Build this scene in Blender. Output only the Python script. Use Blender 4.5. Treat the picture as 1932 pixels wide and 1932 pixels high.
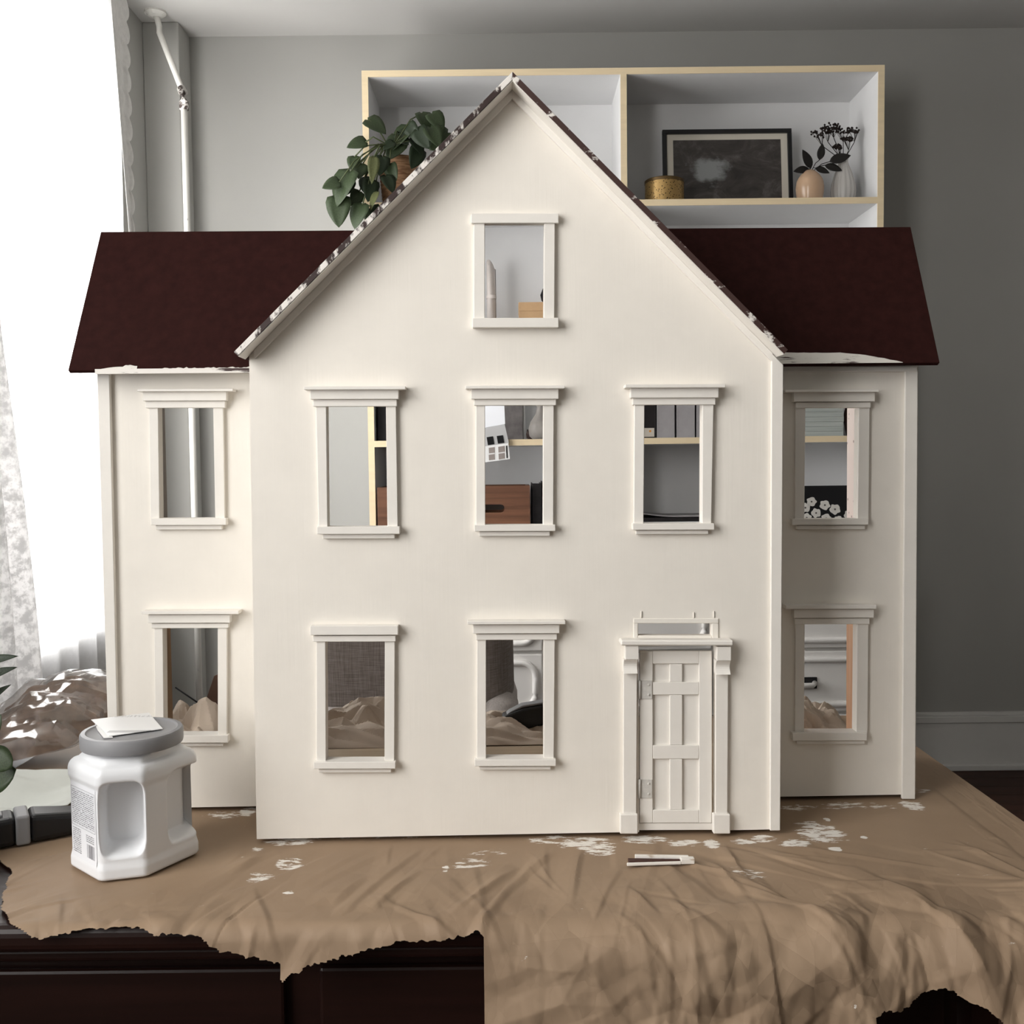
import bpy, bmesh, math, random
import numpy as np
from mathutils import Vector, Matrix, noise
from mathutils.geometry import tessellate_polygon

random.seed(7)
for o in list(bpy.data.objects):
    bpy.data.objects.remove(o)
scene = bpy.context.scene
C = scene.collection

# ------------------------------------------------------------------ camera
F = 1900.0
CAM = Vector((0.0, -0.98, 1.10))
PITCH = math.atan(95 / F)
ROLL = -0.011
RC = Matrix.Rotation(math.pi / 2 - PITCH, 3, 'X') @ Matrix.Rotation(ROLL, 3, 'Z')
cd = bpy.data.cameras.new('camera')
cam = bpy.data.objects.new('camera', cd)
C.objects.link(cam)
M4 = RC.to_4x4()
M4.translation = CAM
cam.matrix_world = M4
cd.sensor_fit = 'HORIZONTAL'
cd.sensor_width = 36.0
cd.lens = 36.0 * F / 1932.0
cd.clip_start = 0.02
scene.camera = cam

# ------------------------------------------------------------------ world, daylight, exposure
SKY = 10.0
w = bpy.data.worlds.new('overcast_sky')
scene.world = w
w.use_nodes = True
bg = w.node_tree.nodes['Background']
bg.inputs[0].default_value = (1.0, 0.985, 0.965, 1)
bg.inputs[1].default_value = SKY
scene.view_settings.view_transform = 'Standard'
scene.view_settings.look = 'None'
scene.view_settings.exposure = 0.08
scene.view_settings.gamma = 1.0
scene.view_settings.use_curve_mapping = False
WX = -1.20                      # left wall plane
WIN1 = (0.80, 2.16, 0.66, 2.40)   # y0,y1,z0,z1 of the window in view
WIN2 = (-2.00, -0.50, 0.95, 2.50)  # the nearer window on the same wall
def portal(y0, y1, z0, z1, n):
    l = bpy.data.lights.new(n, 'AREA')
    l.shape = 'RECTANGLE'
    l.size = y1 - y0
    l.size_y = z1 - z0
    l.cycles.is_portal = True
    o = bpy.data.objects.new(n, l)
    C.objects.link(o)
    o.matrix_world = Matrix(((0, 0, -1, WX - 0.16), (-1, 0, 0, (y0 + y1) / 2), (0, 1, 0, (z0 + z1) / 2), (0, 0, 0, 1)))
portal(*WIN1, 'window_light')
portal(*WIN2, 'window_light')

# ------------------------------------------------------------------ pixel helpers (photo measurements -> real planes)
def ray(px, py):
    return RC @ Vector(((px - 966) / F, -(py - 966) / F, -1.0))
def unY(px, py, Y):
    d = ray(px, py); t = (Y - CAM.y) / d.y
    return CAM + d * t
def unZ(px, py, Z):
    d = ray(px, py); t = (Z - CAM.z) / d.z
    return CAM + d * t
def unX(px, py, X):
    d = ray(px, py); t = (X - CAM.x) / d.x
    return CAM + d * t
RCT = RC.transposed()
def proj(p):
    c = RCT @ (Vector(p) - CAM)
    return 966 + F * c.x / -c.z, 966 - F * c.y / -c.z

TZ = unY(977, 1583, 0.0).z      # top of the paper on the table

# ------------------------------------------------------------------ materials
def new_mat(name):
    m = bpy.data.materials.new(name)
    m.use_nodes = True
    nt = m.node_tree
    return m, nt, nt.nodes['Principled BSDF']
def N(nt, t, **kw):
    n = nt.nodes.new(t)
    for k, v in kw.items():
        setattr(n, k, v)
    return n
def noise_tex(nt, scale=(1, 1, 1), detail=4, rough=0.6, coord='Object', s=1.0):
    tc = N(nt, 'ShaderNodeTexCoord')
    mp = N(nt, 'ShaderNodeMapping')
    mp.inputs['Scale'].default_value = scale
    nt.links.new(tc.outputs[coord], mp.inputs['Vector'])
    nz = N(nt, 'ShaderNodeTexNoise')
    nz.inputs['Scale'].default_value = s
    nz.inputs['Detail'].default_value = detail
    nz.inputs['Roughness'].default_value = rough
    nt.links.new(mp.outputs[0], nz.inputs['Vector'])
    return nz
def ramp(nt, src, stops):
    r = N(nt, 'ShaderNodeValToRGB')
    els = r.color_ramp.elements
    while len(els) < len(stops):
        els.new(0.5)
    for e, (p, c) in zip(els, stops):
        e.position = p
        e.color = (c[0], c[1], c[2], 1) if not isinstance(c, (int, float)) else (c, c, c, 1)
    nt.links.new(src, r.inputs[0])
    return r
def bump(nt, bs, src, strength=0.2, dist=0.001):
    b = N(nt, 'ShaderNodeBump')
    b.inputs['Strength'].default_value = strength
    b.inputs['Distance'].default_value = dist
    nt.links.new(src, b.inputs['Height'])
    nt.links.new(b.outputs[0], bs.inputs['Normal'])
    return b
def mat(name, col, rough=0.6, spec=0.3, var=0.0, scale=(20, 20, 20), bmp=0.0, bdist=0.001, bscale=None, metal=0.0, detail=4):
    m, nt, bs = new_mat(name)
    bs.inputs['Base Color'].default_value = (*col, 1)
    bs.inputs['Roughness'].default_value = rough
    bs.inputs['Specular IOR Level'].default_value = spec
    bs.inputs['Metallic'].default_value = metal
    if var > 0:
        nz = noise_tex(nt, scale, detail)
        lo = [max(0, c * (1 - var)) for c in col]
        hi = [min(1, c * (1 + var)) for c in col]
        r = ramp(nt, nz.outputs[0], [(0.3, lo), (0.7, hi)])
        nt.links.new(r.outputs[0], bs.inputs['Base Color'])
    if bmp > 0:
        nz = noise_tex(nt, bscale or scale, detail)
        bump(nt, bs, nz.outputs[0], bmp, bdist)
    return m
def smear_mat(name, base, paint, lo, hi, scale, rough=0.55):
    """base paint with brushed smears of another paint on top"""
    m, nt, bs = new_mat(name)
    nz = noise_tex(nt, scale, 6, 0.65)
    r = ramp(nt, nz.outputs[0], [(lo, 0.0), (hi, 1.0)])
    mx = N(nt, 'ShaderNodeMix', data_type='RGBA')
    mx.inputs[6].default_value = (*base, 1)
    mx.inputs[7].default_value = (*paint, 1)
    nt.links.new(r.outputs[0], mx.inputs[0])
    nt.links.new(mx.outputs[2], bs.inputs['Base Color'])
    bs.inputs['Roughness'].default_value = rough
    bump(nt, bs, r.outputs[0], 0.3, 0.0008)
    return m
def wood_mat(name, dark, light, axis='x', rough=0.5, s=1.0, spec=0.3):
    m, nt, bs = new_mat(name)
    sc = {'x': (3, 60, 60), 'y': (60, 3, 60), 'z': (60, 60, 3)}[axis]
    nz = noise_tex(nt, tuple(v * s for v in sc), 6, 0.65)
    r = ramp(nt, nz.outputs[0], [(0.3, dark), (0.7, light)])
    nt.links.new(r.outputs[0], bs.inputs['Base Color'])
    bs.inputs['Roughness'].default_value = rough
    bs.inputs['Specular IOR Level'].default_value = spec
    bump(nt, bs, nz.outputs[0], 0.15, 0.0006)
    return m

HOUSE = (0.84, 0.795, 0.725)
m_house = mat('cream_house_paint', HOUSE, 0.5, 0.35, 0.02, (30, 30, 30), 0.35, 0.0004, (260, 260, 9), detail=5)
m_trim = mat('cream_trim_paint', (0.83, 0.795, 0.74), 0.5, 0.35, 0.02, (40, 40, 40), 0.25, 0.0004, (160, 160, 25))
ROOF = (0.027, 0.0085, 0.0073)
m_roof = mat('oxblood_roof_paint', ROOF, 0.7, 0.06, 0.18, (90, 90, 90), 0.25, 0.0005, (400, 400, 400))
WHITE = (0.8, 0.76, 0.71)
m_edge_l = smear_mat('roof_edge_smeared_white', (0.03, 0.014, 0.012), WHITE, 0.47, 0.53, (50, 50, 30))
m_edge_r = smear_mat('roof_edge_brown', (0.05, 0.022, 0.018), WHITE, 0.56, 0.61, (40, 40, 60))
m_eave = smear_mat('eave_smeared', (0.04, 0.016, 0.014), WHITE, 0.4, 0.47, (14, 120, 120))
m_plywood = wood_mat('bare_plywood', (0.36, 0.22, 0.12), (0.5, 0.34, 0.2), 'z', 0.6)
m_innerfloor = wood_mat('dollhouse_floor_wood', (0.33, 0.24, 0.15), (0.45, 0.34, 0.22), 'x', 0.5)
m_inner = mat('inside_wall', (0.45, 0.42, 0.38), 0.7, 0.2, 0.08)
m_kraft_lit = mat('kraft_back_lit', (0.56, 0.465, 0.375), 0.75, 0.2, 0.08, (12, 12, 12))  # same kraft paper, colour made paler to stand in for window light on heaps
m_table = wood_mat('mahogany_table', (0.008, 0.003, 0.0022), (0.02, 0.007, 0.005), 'x', 0.38, 0.6, 0.3)
m_wall = mat('grey_wall_paint', (0.37, 0.365, 0.343), 0.75, 0.2, 0.03, (2, 2, 2), 0.15, 0.001, (90, 90, 90))
m_ceil = mat('ceiling_paint', (0.54, 0.53, 0.51), 0.85, 0.1, 0.02, (2, 2, 2), 0.2, 0.002, (25, 25, 25))
m_whitetrim = mat('white_trim_paint', (0.66, 0.65, 0.63), 0.5, 0.3, 0.03, (5, 5, 5))
m_cab = mat('white_cabinet_paint', (0.80, 0.78, 0.75), 0.4, 0.4, 0.02, (8, 8, 8))
m_floor = wood_mat('dark_floor_boards', (0.03, 0.013, 0.009), (0.06, 0.026, 0.017), 'x', 0.55, 0.5, 0.2)
m_birch = mat('birch_edge', (0.80, 0.66, 0.44), 0.5, 0.3, 0.05, (4, 60, 60))
m_shelfwhite = mat('shelf_white', (0.72, 0.72, 0.72), 0.6, 0.25, 0.02, (8, 8, 8))
m_black = mat('black_plastic', (0.012, 0.012, 0.013), 0.35, 0.4)
m_blackmat = mat('black_matte', (0.008, 0.008, 0.009), 0.7, 0.2)
m_grey = mat('grey_plastic', (0.27, 0.27, 0.28), 0.45, 0.35)
m_leaf = mat('leaf_green', (0.035, 0.053, 0.023), 0.48, 0.3, 0.35, (25, 25, 25))
m_leaf2 = mat('leaf_dark', (0.018, 0.029, 0.014), 0.5, 0.25, 0.3, (25, 25, 25))
m_leafyel = mat('leaf_olive', (0.10, 0.11, 0.045), 0.5, 0.3, 0.3, (25, 25, 25))
m_stem = mat('stem_green', (0.06, 0.075, 0.03), 0.5, 0.3, 0.2, (30, 30, 30))
m_driedleaf = mat('dried_leaf', (0.015, 0.013, 0.012), 0.6, 0.25, 0.3, (60, 60, 60))
m_paper = mat('white_card', (0.85, 0.85, 0.84), 0.6, 0.2)

# ------------------------------------------------------------------ mesh helpers
def link(o, parent=None):
    C.objects.link(o)
    if parent is not None:
        o.parent = parent
    return o
def mesh_obj(name, verts, faces, m, parent=None, smooth=False, bevel=0.0, seg=2):
    me = bpy.data.meshes.new(name)
    me.from_pydata([tuple(v) for v in verts], [], faces)
    me.validate()
    bm = bmesh.new(); bm.from_mesh(me)
    bmesh.ops.recalc_face_normals(bm, faces=bm.faces)
    bm.to_mesh(me); bm.free()
    if m is not None:
        me.materials.append(m)
    if smooth:
        for p in me.polygons:
            p.use_smooth = True
    o = bpy.data.objects.new(name, me)
    link(o, parent)
    if bevel > 0:
        b = o.modifiers.new('bevel', 'BEVEL')
        b.width = bevel; b.segments = seg; b.limit_method = 'ANGLE'; b.angle_limit = math.radians(40)
    return o
class MB:
    def __init__(s):
        s.v = []; s.f = []
    def add(s, v, f):
        n = len(s.v)
        s.v += [tuple(p) for p in v]
        s.f += [tuple(i + n for i in q) for q in f]
        return s
    def box(s, x0, x1, y0, y1, z0, z1):
        v = [(x, y, z) for z in (z0, z1) for y in (y0, y1) for x in (x0, x1)]
        return s.add(v, [(0, 2, 3, 1), (4, 5, 7, 6), (0, 1, 5, 4), (2, 6, 7, 3), (0, 4, 6, 2), (1, 3, 7, 5)])
    def prism(s, front, back):
        n = len(front)
        f = [tuple(range(n)), tuple(range(2 * n - 1, n - 1, -1))]
        f += [(i, (i + 1) % n, n + (i + 1) % n, n + i) for i in range(n)]
        return s.add(list(front) + list(back), f)
    def tube(s, pts, r, n=8, cap=True):
        pts = [Vector(p) for p in pts]
        k = len(pts)
        rs = r if isinstance(r, (list, tuple)) else [r] * k
        base = len(s.v)
        up = Vector((0, 0, 1))
        for i, p in enumerate(pts):
            t = (pts[min(i + 1, k - 1)] - pts[max(i - 1, 0)]).normalized()
            a = t.cross(up)
            if a.length < 0.05:
                a = t.cross(Vector((0, 1, 0)))
            a.normalize(); b = t.cross(a).normalized()
            for j in range(n):
                q = 2 * math.pi * j / n
                s.v.append(tuple(p + (a * math.cos(q) + b * math.sin(q)) * rs[i]))
        for i in range(k - 1):
            for j in range(n):
                s.f.append((base + i * n + j, base + i * n + (j + 1) % n, base + (i + 1) * n + (j + 1) % n, base + (i + 1) * n + j))
        if cap:
            s.f.append(tuple(base + j for j in range(n)))
            s.f.append(tuple(base + (k - 1) * n + j for j in range(n - 1, -1, -1)))
        return s
    def lathe(s, prof, n=32, cx=0, cy=0, sx=1, sy=1):
        base = len(s.v)
        for (r, z) in prof:
            for j in range(n):
                q = 2 * math.pi * j / n
                s.v.append((cx + r * math.cos(q) * sx, cy + r * math.sin(q) * sy, z))
        for i in range(len(prof) - 1):
            for j in range(n):
                s.f.append((base + i * n + j, base + i * n + (j + 1) % n, base + (i + 1) * n + (j + 1) % n, base + (i + 1) * n + j))
        s.f.append(tuple(base + j for j in range(n)))
        s.f.append(tuple(base + (len(prof) - 1) * n + j for j in range(n - 1, -1, -1)))
        return s
    def build(s, name, m, parent=None, smooth=False, bevel=0.0, seg=2):
        return mesh_obj(name, s.v, s.f, m, parent, smooth, bevel, seg)
def box(name, x0, x1, y0, y1, z0, z1, m, parent=None, bevel=0.0):
    return MB().box(x0, x1, y0, y1, z0, z1).build(name, m, parent, False, bevel)
def tag(o, label, cat, group=None):
    o['label'] = label; o['category'] = cat
    if group:
        o['group'] = group
    return o
def struct(o):
    o['kind'] = 'structure'
    return o
def thing(name, label, cat, loc=(0, 0, 0), rotz=0.0, group=None):
    o = bpy.data.objects.new(name, None)
    o.empty_display_size = 0.05
    C.objects.link(o)
    o.location = loc
    o.rotation_euler = (0, 0, rotz)
    return tag(o, label, cat, group)
def smooth_by_angle(o, deg=35):
    me = o.data
    for p in me.polygons:
        p.use_smooth = True
    me.set_sharp_from_angle(angle=math.radians(deg))
    return o
def tri(t):
    return np.abs((t % 1.0) * 2 - 1) * 2 - 1
def crumple(X, Y, seed, n, fmin, fmax, power=1.0):
    """folded-paper height field: straight creases of random direction, about -1..1"""
    rs = np.random.RandomState(seed)
    h = np.zeros_like(X); tot = 0
    for k in range(n):
        a = rs.uniform(0, math.pi)
        f = fmin * (fmax / fmin) ** rs.uniform(0, 1)
        ph = rs.uniform(0, 1)
        wv = 0.12 * np.sin(2 * math.pi * (X * math.sin(a) - Y * math.cos(a)) * f * rs.uniform(0.3, 0.8) + rs.uniform(0, 6))
        g = (fmin / f) ** power
        mask = 0.5 + 0.5 * np.sin(2 * math.pi * (X * rs.uniform(-1, 1) + Y * rs.uniform(-1, 1)) * fmin * 0.9 + rs.uniform(0, 6))
        h += g * tri((X * math.cos(a) + Y * math.sin(a)) * f + ph + wv) * mask
        tot += g * 0.5
    return h / tot * 1.6

def facets(U, V, cell, seed, warp=0.12):
    """flat triangular facets meeting in straight creases, heights -1..1"""
    rs_ = np.random.RandomState(seed)
    tab = rs_.uniform(-1, 1, (97, 89))
    u = U / cell; v = V / cell
    ph = rs_.uniform(0, 6, 6)
    u2 = u + warp * (np.sin(1.9 * v + ph[0]) + 0.6 * np.sin(0.7 * u + 1.1 * v + ph[1])) + 0.35 * v
    v2 = v + warp * (np.sin(1.7 * u + ph[2]) + 0.6 * np.sin(1.3 * v - 0.8 * u + ph[3])) - 0.2 * u
    i = np.floor(u2).astype(int); j = np.floor(v2).astype(int)
    fu = u2 - i; fv = v2 - j
    T = lambda a, b: tab[a % 97, b % 89]
    h00, h10, h01, h11 = T(i, j), T(i + 1, j), T(i, j + 1), T(i + 1, j + 1)
    lower = fu + fv < 1
    return np.where(lower, h00 + (h10 - h00) * fu + (h01 - h00) * fv, h11 + (h01 - h11) * (1 - fu) + (h10 - h11) * (1 - fv))

# ================================================================== THE ROOM
YB = 2.53            # back wall
CZ = unY(700, 66, YB).z
XR, YF = 2.7, -3.0
FL = struct(box('floor', WX - 0.2, XR, YF, YB, -0.06, -0.006, m_floor))
nb = 0
yy = YF
pl_me = None
while yy < YB - 0.01:
    wd = min(0.086, YB - yy)
    if pl_me is None:
        o = box('plank', WX, XR, 0.0005, 0.0848, -0.012, 0.0, m_floor, FL, 0.0012)
        pl_me = o
    else:
        o = pl_me.copy(); link(o, FL)
    o.location = ((0.37 * nb) % 0.9 * 0.0, yy, 0)
    yy += 0.086; nb += 1
    if yy + 0.086 > YB:
        break
struct(box('ceiling', WX - 0.2, XR, YF, YB, CZ, CZ + 0.1, m_ceil))
struct(box('wall_back', WX - 0.2, XR, YB, YB + 0.1, 0, CZ, m_wall))
struct(box('wall_right', XR, XR + 0.1, YF, YB, 0, CZ, m_wall))
struct(box('wall_front', WX - 0.2, XR, YF - 0.1, YF, 0, CZ, m_wall))
b = MB()
ys = [YF, WIN2[0], WIN2[1], WIN1[0], WIN1[1], YB]
def wl(y0, y1, z0, z1):
    b.box(WX - 0.14, WX, y0, y1, z0, z1)
wl(ys[0], ys[1], 0, CZ); wl(ys[2], ys[3], 0, CZ); wl(ys[4], ys[5], 0, CZ)
wl(ys[1], ys[2], 0, WIN2[2]); wl(ys[1], ys[2], WIN2[3], CZ)
wl(ys[3], ys[4], 0, WIN1[2]); wl(ys[3], ys[4], WIN1[3], CZ)
struct(b.build('wall_left', m_wall))
# glass
m_glass, nt, bs = new_mat('window_glass')
nt.nodes.remove(bs)
tr = N(nt, 'ShaderNodeBsdfTransparent'); gl = N(nt, 'ShaderNodeBsdfGlossy'); mx = N(nt, 'ShaderNodeMixShader')
gl.inputs['Roughness'].default_value = 0.02
mx.inputs[0].default_value = 0.05
nt.links.new(tr.outputs[0], mx.inputs[1]); nt.links.new(gl.outputs[0], mx.inputs[2])
nt.links.new(mx.outputs[0], nt.nodes['Material Output'].inputs[0])
for n, (y0, y1, z0, z1) in (('window_1', WIN1), ('window_2', WIN2)):
    t = 0.035
    fr = MB()
    xa, xb = WX - 0.11, WX - 0.07
    fr.box(xa, xb, y0, y0 + t, z0, z1).box(xa, xb, y1 - t, y1, z0, z1)
    fr.box(xa, xb, y0 + t, y1 - t, z0, z0 + t).box(xa, xb, y0 + t, y1 - t, z1 - t, z1)
    wo = struct(fr.build(n, m_whitetrim, None, False, 0.003))
    zc = (z0 + z1) / 2
    box('meeting_rail', xa, xb, y0 + t, y1 - t, zc - 0.02, zc + 0.02, m_whitetrim, wo)
    box('pane', WX - 0.092, WX - 0.088, y0 + t, y1 - t, z0 + t, zc - 0.02, m_glass, wo)
    box('pane', WX - 0.092, WX - 0.088, y0 + t, y1 - t, zc + 0.02, z1 - t, m_glass, wo)
    box('sill', WX - 0.06, WX + 0.03, y0 - 0.05, y1 + 0.05, z0 - 0.035, z0, m_whitetrim, wo, 0.004)
# baseboards
def baseboard(name, x0, x1, y):
    H = unY(1830, 1342, YB).z
    b = MB()
    b.box(x0, x1, y - 0.02, y, 0.0, H - 0.035)
    b.box(x0, x1, y - 0.026, y, H - 0.035, H - 0.012)
    b.box(x0, x1, y - 0.014, y, H - 0.012, H)
    o = struct(b.build(name, m_whitetrim, None, False, 0.002))
    box('shoe_moulding', x0, x1, y - 0.036, y - 0.02, 0, 0.022, m_whitetrim, o, 0.004)
baseboard('baseboard_back', WX + 0.12, XR, YB)
struct(box('baseboard_left', WX, WX + 0.018, YF, YB - 0.3, 0.0, 0.24, m_whitetrim, None, 0.003))
# corner chase in the far left corner
struct(box('trim_1', WX, unY(358, 75, YB).x, YB - 0.12, YB, 0, CZ, m_wall, None, 0.004))

# heating pipe
PD = YB - 0.28
pp = thing('heating_pipe', 'thin off-white painted heating pipe bending down from the ceiling in the far corner', 'pipe', (0, 0, 0))
m_pipe = smear_mat('chipped_pipe_paint', (0.62, 0.61, 0.57), (0.10, 0.07, 0.06), 0.66, 0.70, (30, 30, 14))
a0 = unZ(293, 22, CZ)
fl = Vector((a0.x, a0.y, CZ))
j1 = unY(301, 62, fl.y)
j2 = unY(346, 176, PD); j3 = unY(347, 192, PD); j4 = Vector((j3.x - 0.002, PD, 0.0))
MB().tube([fl, Vector((j1.x, j1.y, j1.z + 0.02)), j1, j1 + (j2 - j1) * 0.1, j2], 0.0095, 12).build('upper_pipe', m_pipe, pp, True)
MB().tube([j3, j4], 0.0105, 12).build('riser', m_pipe, pp, True)
MB().tube([j2 + (j1 - j2).normalized() * 0.02, j2, j3, j3 + Vector((0, 0, -0.025))], 0.0145, 12).build('coupling', smear_mat('rusty_coupling', (0.5, 0.48, 0.45), (0.05, 0.035, 0.03), 0.5, 0.55, (60, 60, 60)), pp, True)
MB().lathe([(0.034, 0), (0.034, -0.006), (0.024, -0.014), (0.012, -0.018)], 20).build('ceiling_flange', m_pipe, pp).location = fl

# ------------------------------------------------------------------ curtains
def cloth_mat(name, col, transl, lo=0.85, scale=60, transp=0.0):
    m, nt, bs = new_mat(name)
    nt.nodes.remove(bs)
    d = N(nt, 'ShaderNodeBsdfDiffuse'); t = N(nt, 'ShaderNodeBsdfTranslucent'); mx = N(nt, 'ShaderNodeMixShader')
    nz = noise_tex(nt, (scale, scale, scale), 5, 0.7)
    r = ramp(nt, nz.outputs[0], [(0.42, [c * lo for c in col]), (0.56, col)])
    nt.links.new(r.outputs[0], d.inputs[0]); nt.links.new(r.outputs[0], t.inputs[0])
    mx.inputs[0].default_value = transl
    nt.links.new(d.outputs[0], mx.inputs[1]); nt.links.new(t.outputs[0], mx.inputs[2])
    out = mx
    if transp > 0:
        tp = N(nt, 'ShaderNodeBsdfTransparent'); m2 = N(nt, 'ShaderNodeMixShader')
        m2.inputs[0].default_value = transp
        nt.links.new(mx.outputs[0], m2.inputs[1]); nt.links.new(tp.outputs[0], m2.inputs[2])
        out = m2
    nt.links.new(out.outputs[0], nt.nodes['Material Output'].inputs[0])
    return m
SHEER_T = 0.62
m_sheer = cloth_mat('sheer_curtain', (0.9, 0.905, 0.92), SHEER_T, 0.93, 30, 0.42)
m_lace = cloth_mat('lace_border', (0.72, 0.71, 0.69), 0.04, 0.92, 60)
m_lace2 = cloth_mat('lace_panel', (0.93, 0.925, 0.92), 0.38, 0.78, 60)
def curtain(name, m, rows, X, amp, waves, thick, label):
    """rows: list of (z, y0, y1) from top to bottom"""
    nu = 90
    v = []; f = []
    for (z, y0, y1) in rows:
        for i in range(nu + 1):
            u = i / nu
            y = y0 + (y1 - y0) * u
            v.append((X + amp * math.sin(u * waves * 2 * math.pi + 0.4 * math.sin(z * 3)) * (0.7 + 0.3 * math.sin(u * 9 + z)), y, z))
    for k in range(len(rows) - 1):
        for i in range(nu):
            a = k * (nu + 1) + i
            f.append((a, a + 1, a + nu + 2, a + nu + 1))
    o = mesh_obj(name, v, f, m, None, True)
    if thick > 0:
        s = o.modifiers.new('thickness', 'SOLIDIFY'); s.thickness = thick
    return tag(o, label, 'curtain')
ZROD = CZ - 0.07
zs = np.linspace(ZROD - 0.01, 0.04, 40)
curtain('sheer_curtain', m_sheer, [(z, 0.68, 2.02 + 0.01 * math.sin(z * 4)) for z in zs], WX + 0.065, 0.010, 12, 0.0,
        'glowing white sheer curtain hanging across the window')
# lace border with scalloped edge
rows = []
for py in np.linspace(-90, 700, 200):
    xi = 208 + (243 - 208) * py / 425.0
    ph = (py - 8) / 49.5
    xo = 240 + 13 * min(1, py / 425.0 + 0.1) - 7 * (1 - abs(math.sin(math.pi * ph)) ** 0.6)
    xo = max(xo, xi + 2.5)
    a = unX(xi, py, WX + 0.13); c = unX(xo, py, WX + 0.13)
    rows.append((a.z, a.y, c.y))
curtain('scalloped_curtain', m_lace, rows, WX + 0.13, 0.004, 1.2, 0.0008, 'narrow lace curtain edge with scalloped border beside the bright window')
rows = []
ctrl = [(-40, 250), (0, 640), (20, 780), (45, 960), (65, 1130), (80, 1300), (92, 1480), (100, 1600)]
for py in np.linspace(330, 1600, 60):
    x = np.interp(py, [c[1] for c in ctrl], [c[0] for c in ctrl])
    a = unX(x, py, WX + 0.22)
    wd = np.interp(py, [300, 700, 1600], [0.18, 0.4, 0.55])
    rows.append((a.z, a.y - wd, a.y))
curtain('lace_curtain', m_lace2, rows, WX + 0.22, 0.022, 4.5, 0.0008, 'grey lace curtain panel drawn aside at the left edge')
rod = thing('curtain_rod', 'slim white curtain rod above the window', 'curtain rod')
MB().tube([(WX + 0.09, 0.5, ZROD + 0.012), (WX + 0.09, 2.03, ZROD + 0.012)], 0.01, 12).build('pole', m_whitetrim, rod, True)
for y in (0.54, 2.0):
    box('bracket', WX, WX + 0.09, y - 0.01, y + 0.01, ZROD, ZROD + 0.024, m_whitetrim, rod)

# ================================================================== TABLE
TXR = unZ(1745, 1480, TZ).x      # right edge of the table
TYF = unZ(70, 1742, TZ).y        # front edge
TYB = 0.50
TXL = -0.86
tb = thing('table', 'dark glossy mahogany table under the brown paper', 'table', (0, 0, 0))
tt = TZ - 0.0035
MB().box(TXL, TXR, TYF, TYB, tt - 0.024, tt).build('table_top', m_table, tb, False, 0.009, 4)
MB().box(TXL + 0.012, TXR - 0.012, TYF + 0.012, TYB - 0.012, tt - 0.036, tt - 0.024).build('edge_moulding', m_table, tb, False, 0.004, 3)
ap = MB().box(TXL + 0.05, TXR - 0.05, TYF + 0.045, TYF + 0.07, tt - 0.22, tt - 0.036).build('apron', m_table, tb)
for x0, x1 in ((TXL + 0.1, -0.2), (-0.17, TXR - 0.1)):
    d = MB().box(x0, x1, TYF + 0.036, TYF + 0.045, tt - 0.2, tt - 0.055).build('drawer_front', m_table, ap, False, 0.003)
MB().box(TXL + 0.05, TXR - 0.05, TYB - 0.07, TYB - 0.045, tt - 0.16, tt - 0.036).build('apron', m_table, tb)
for x in (TXL + 0.05, TXR - 0.075):
    MB().box(x, x + 0.025, TYF + 0.07, TYB - 0.07, tt - 0.16, tt - 0.036).build('apron', m_table, tb)
for x in (TXL + 0.08, TXR - 0.08):
    for y in (TYF + 0.08, TYB - 0.08):
        zt = tt - 0.036
        MB().lathe([(0.016, 0), (0.022, 0.03), (0.018, 0.06), (0.03, 0.3), (0.032, zt - 0.24), (0.036, zt - 0.225), (0.036, zt)], 20, x, y).build('leg', m_table, tb, True)

# ================================================================== DOLLHOUSE
HO = Vector((0.004, 0.0, TZ + 0.0013))
TH = 0.021
RH = Matrix.Rotation(-TH, 3, 'Z')
CL = RH @ (CAM - HO)
def H(px, py, ly):
    d = RH @ ray(px, py)
    t = (ly - CL.y) / d.y
    p = CL + d * t
    return Vector((p.x, ly, p.z))
house = thing('dollhouse', 'large cream painted wooden dollhouse with oxblood roofs standing on the table', 'dollhouse', HO, TH)
WT = 0.0095         # wall thickness
LW = 0.096          # set-back of the wings
LB = 0.285          # open back

def quad(name, pts, lf, lb, m, parent, bevel=0.0004):
    fr = [H(x, y, lf) for x, y in pts]
    bk = [Vector((p.x, lb, p.z)) for p in fr]
    return MB().prism(fr, bk).build(name, m, parent, False, bevel, 1)
def rect(name, x0, x1, y0, y1, lf, lb, m, parent, bevel=0.0004, s=-0.003):
    """slight fall to the right copies the hand-made look"""
    d = s * (x1 - x0)
    return quad(name, [(x0, y0), (x1, y0 + d), (x1, y1 + d), (x0, y1)], lf, lb, m, parent, bevel)
def wall_with_holes(name, outer, holes, y0, y1, m, parent):
    """outer, holes: lists of (x, z) in house coordinates"""
    loops = [[Vector((x, z, 0)) for x, z in l] for l in [outer] + holes]
    tris = tessellate_polygon(loops)
    flat = [p for l in loops for p in l]
    n = len(flat)
    v = [(p.x, y0, p.y) for p in flat] + [(p.x, y1, p.y) for p in flat]
    f = [tuple(t) for t in tris] + [tuple(i + n for i in reversed(t)) for t in tris]
    k = 0
    for l in loops:
        for i in range(len(l)):
            a = k + i; c = k + (i + 1) % len(l)
            f.append((a, c, c + n, a + n))
        k += len(l)
    return mesh_obj(name, v, f, m, parent)

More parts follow.
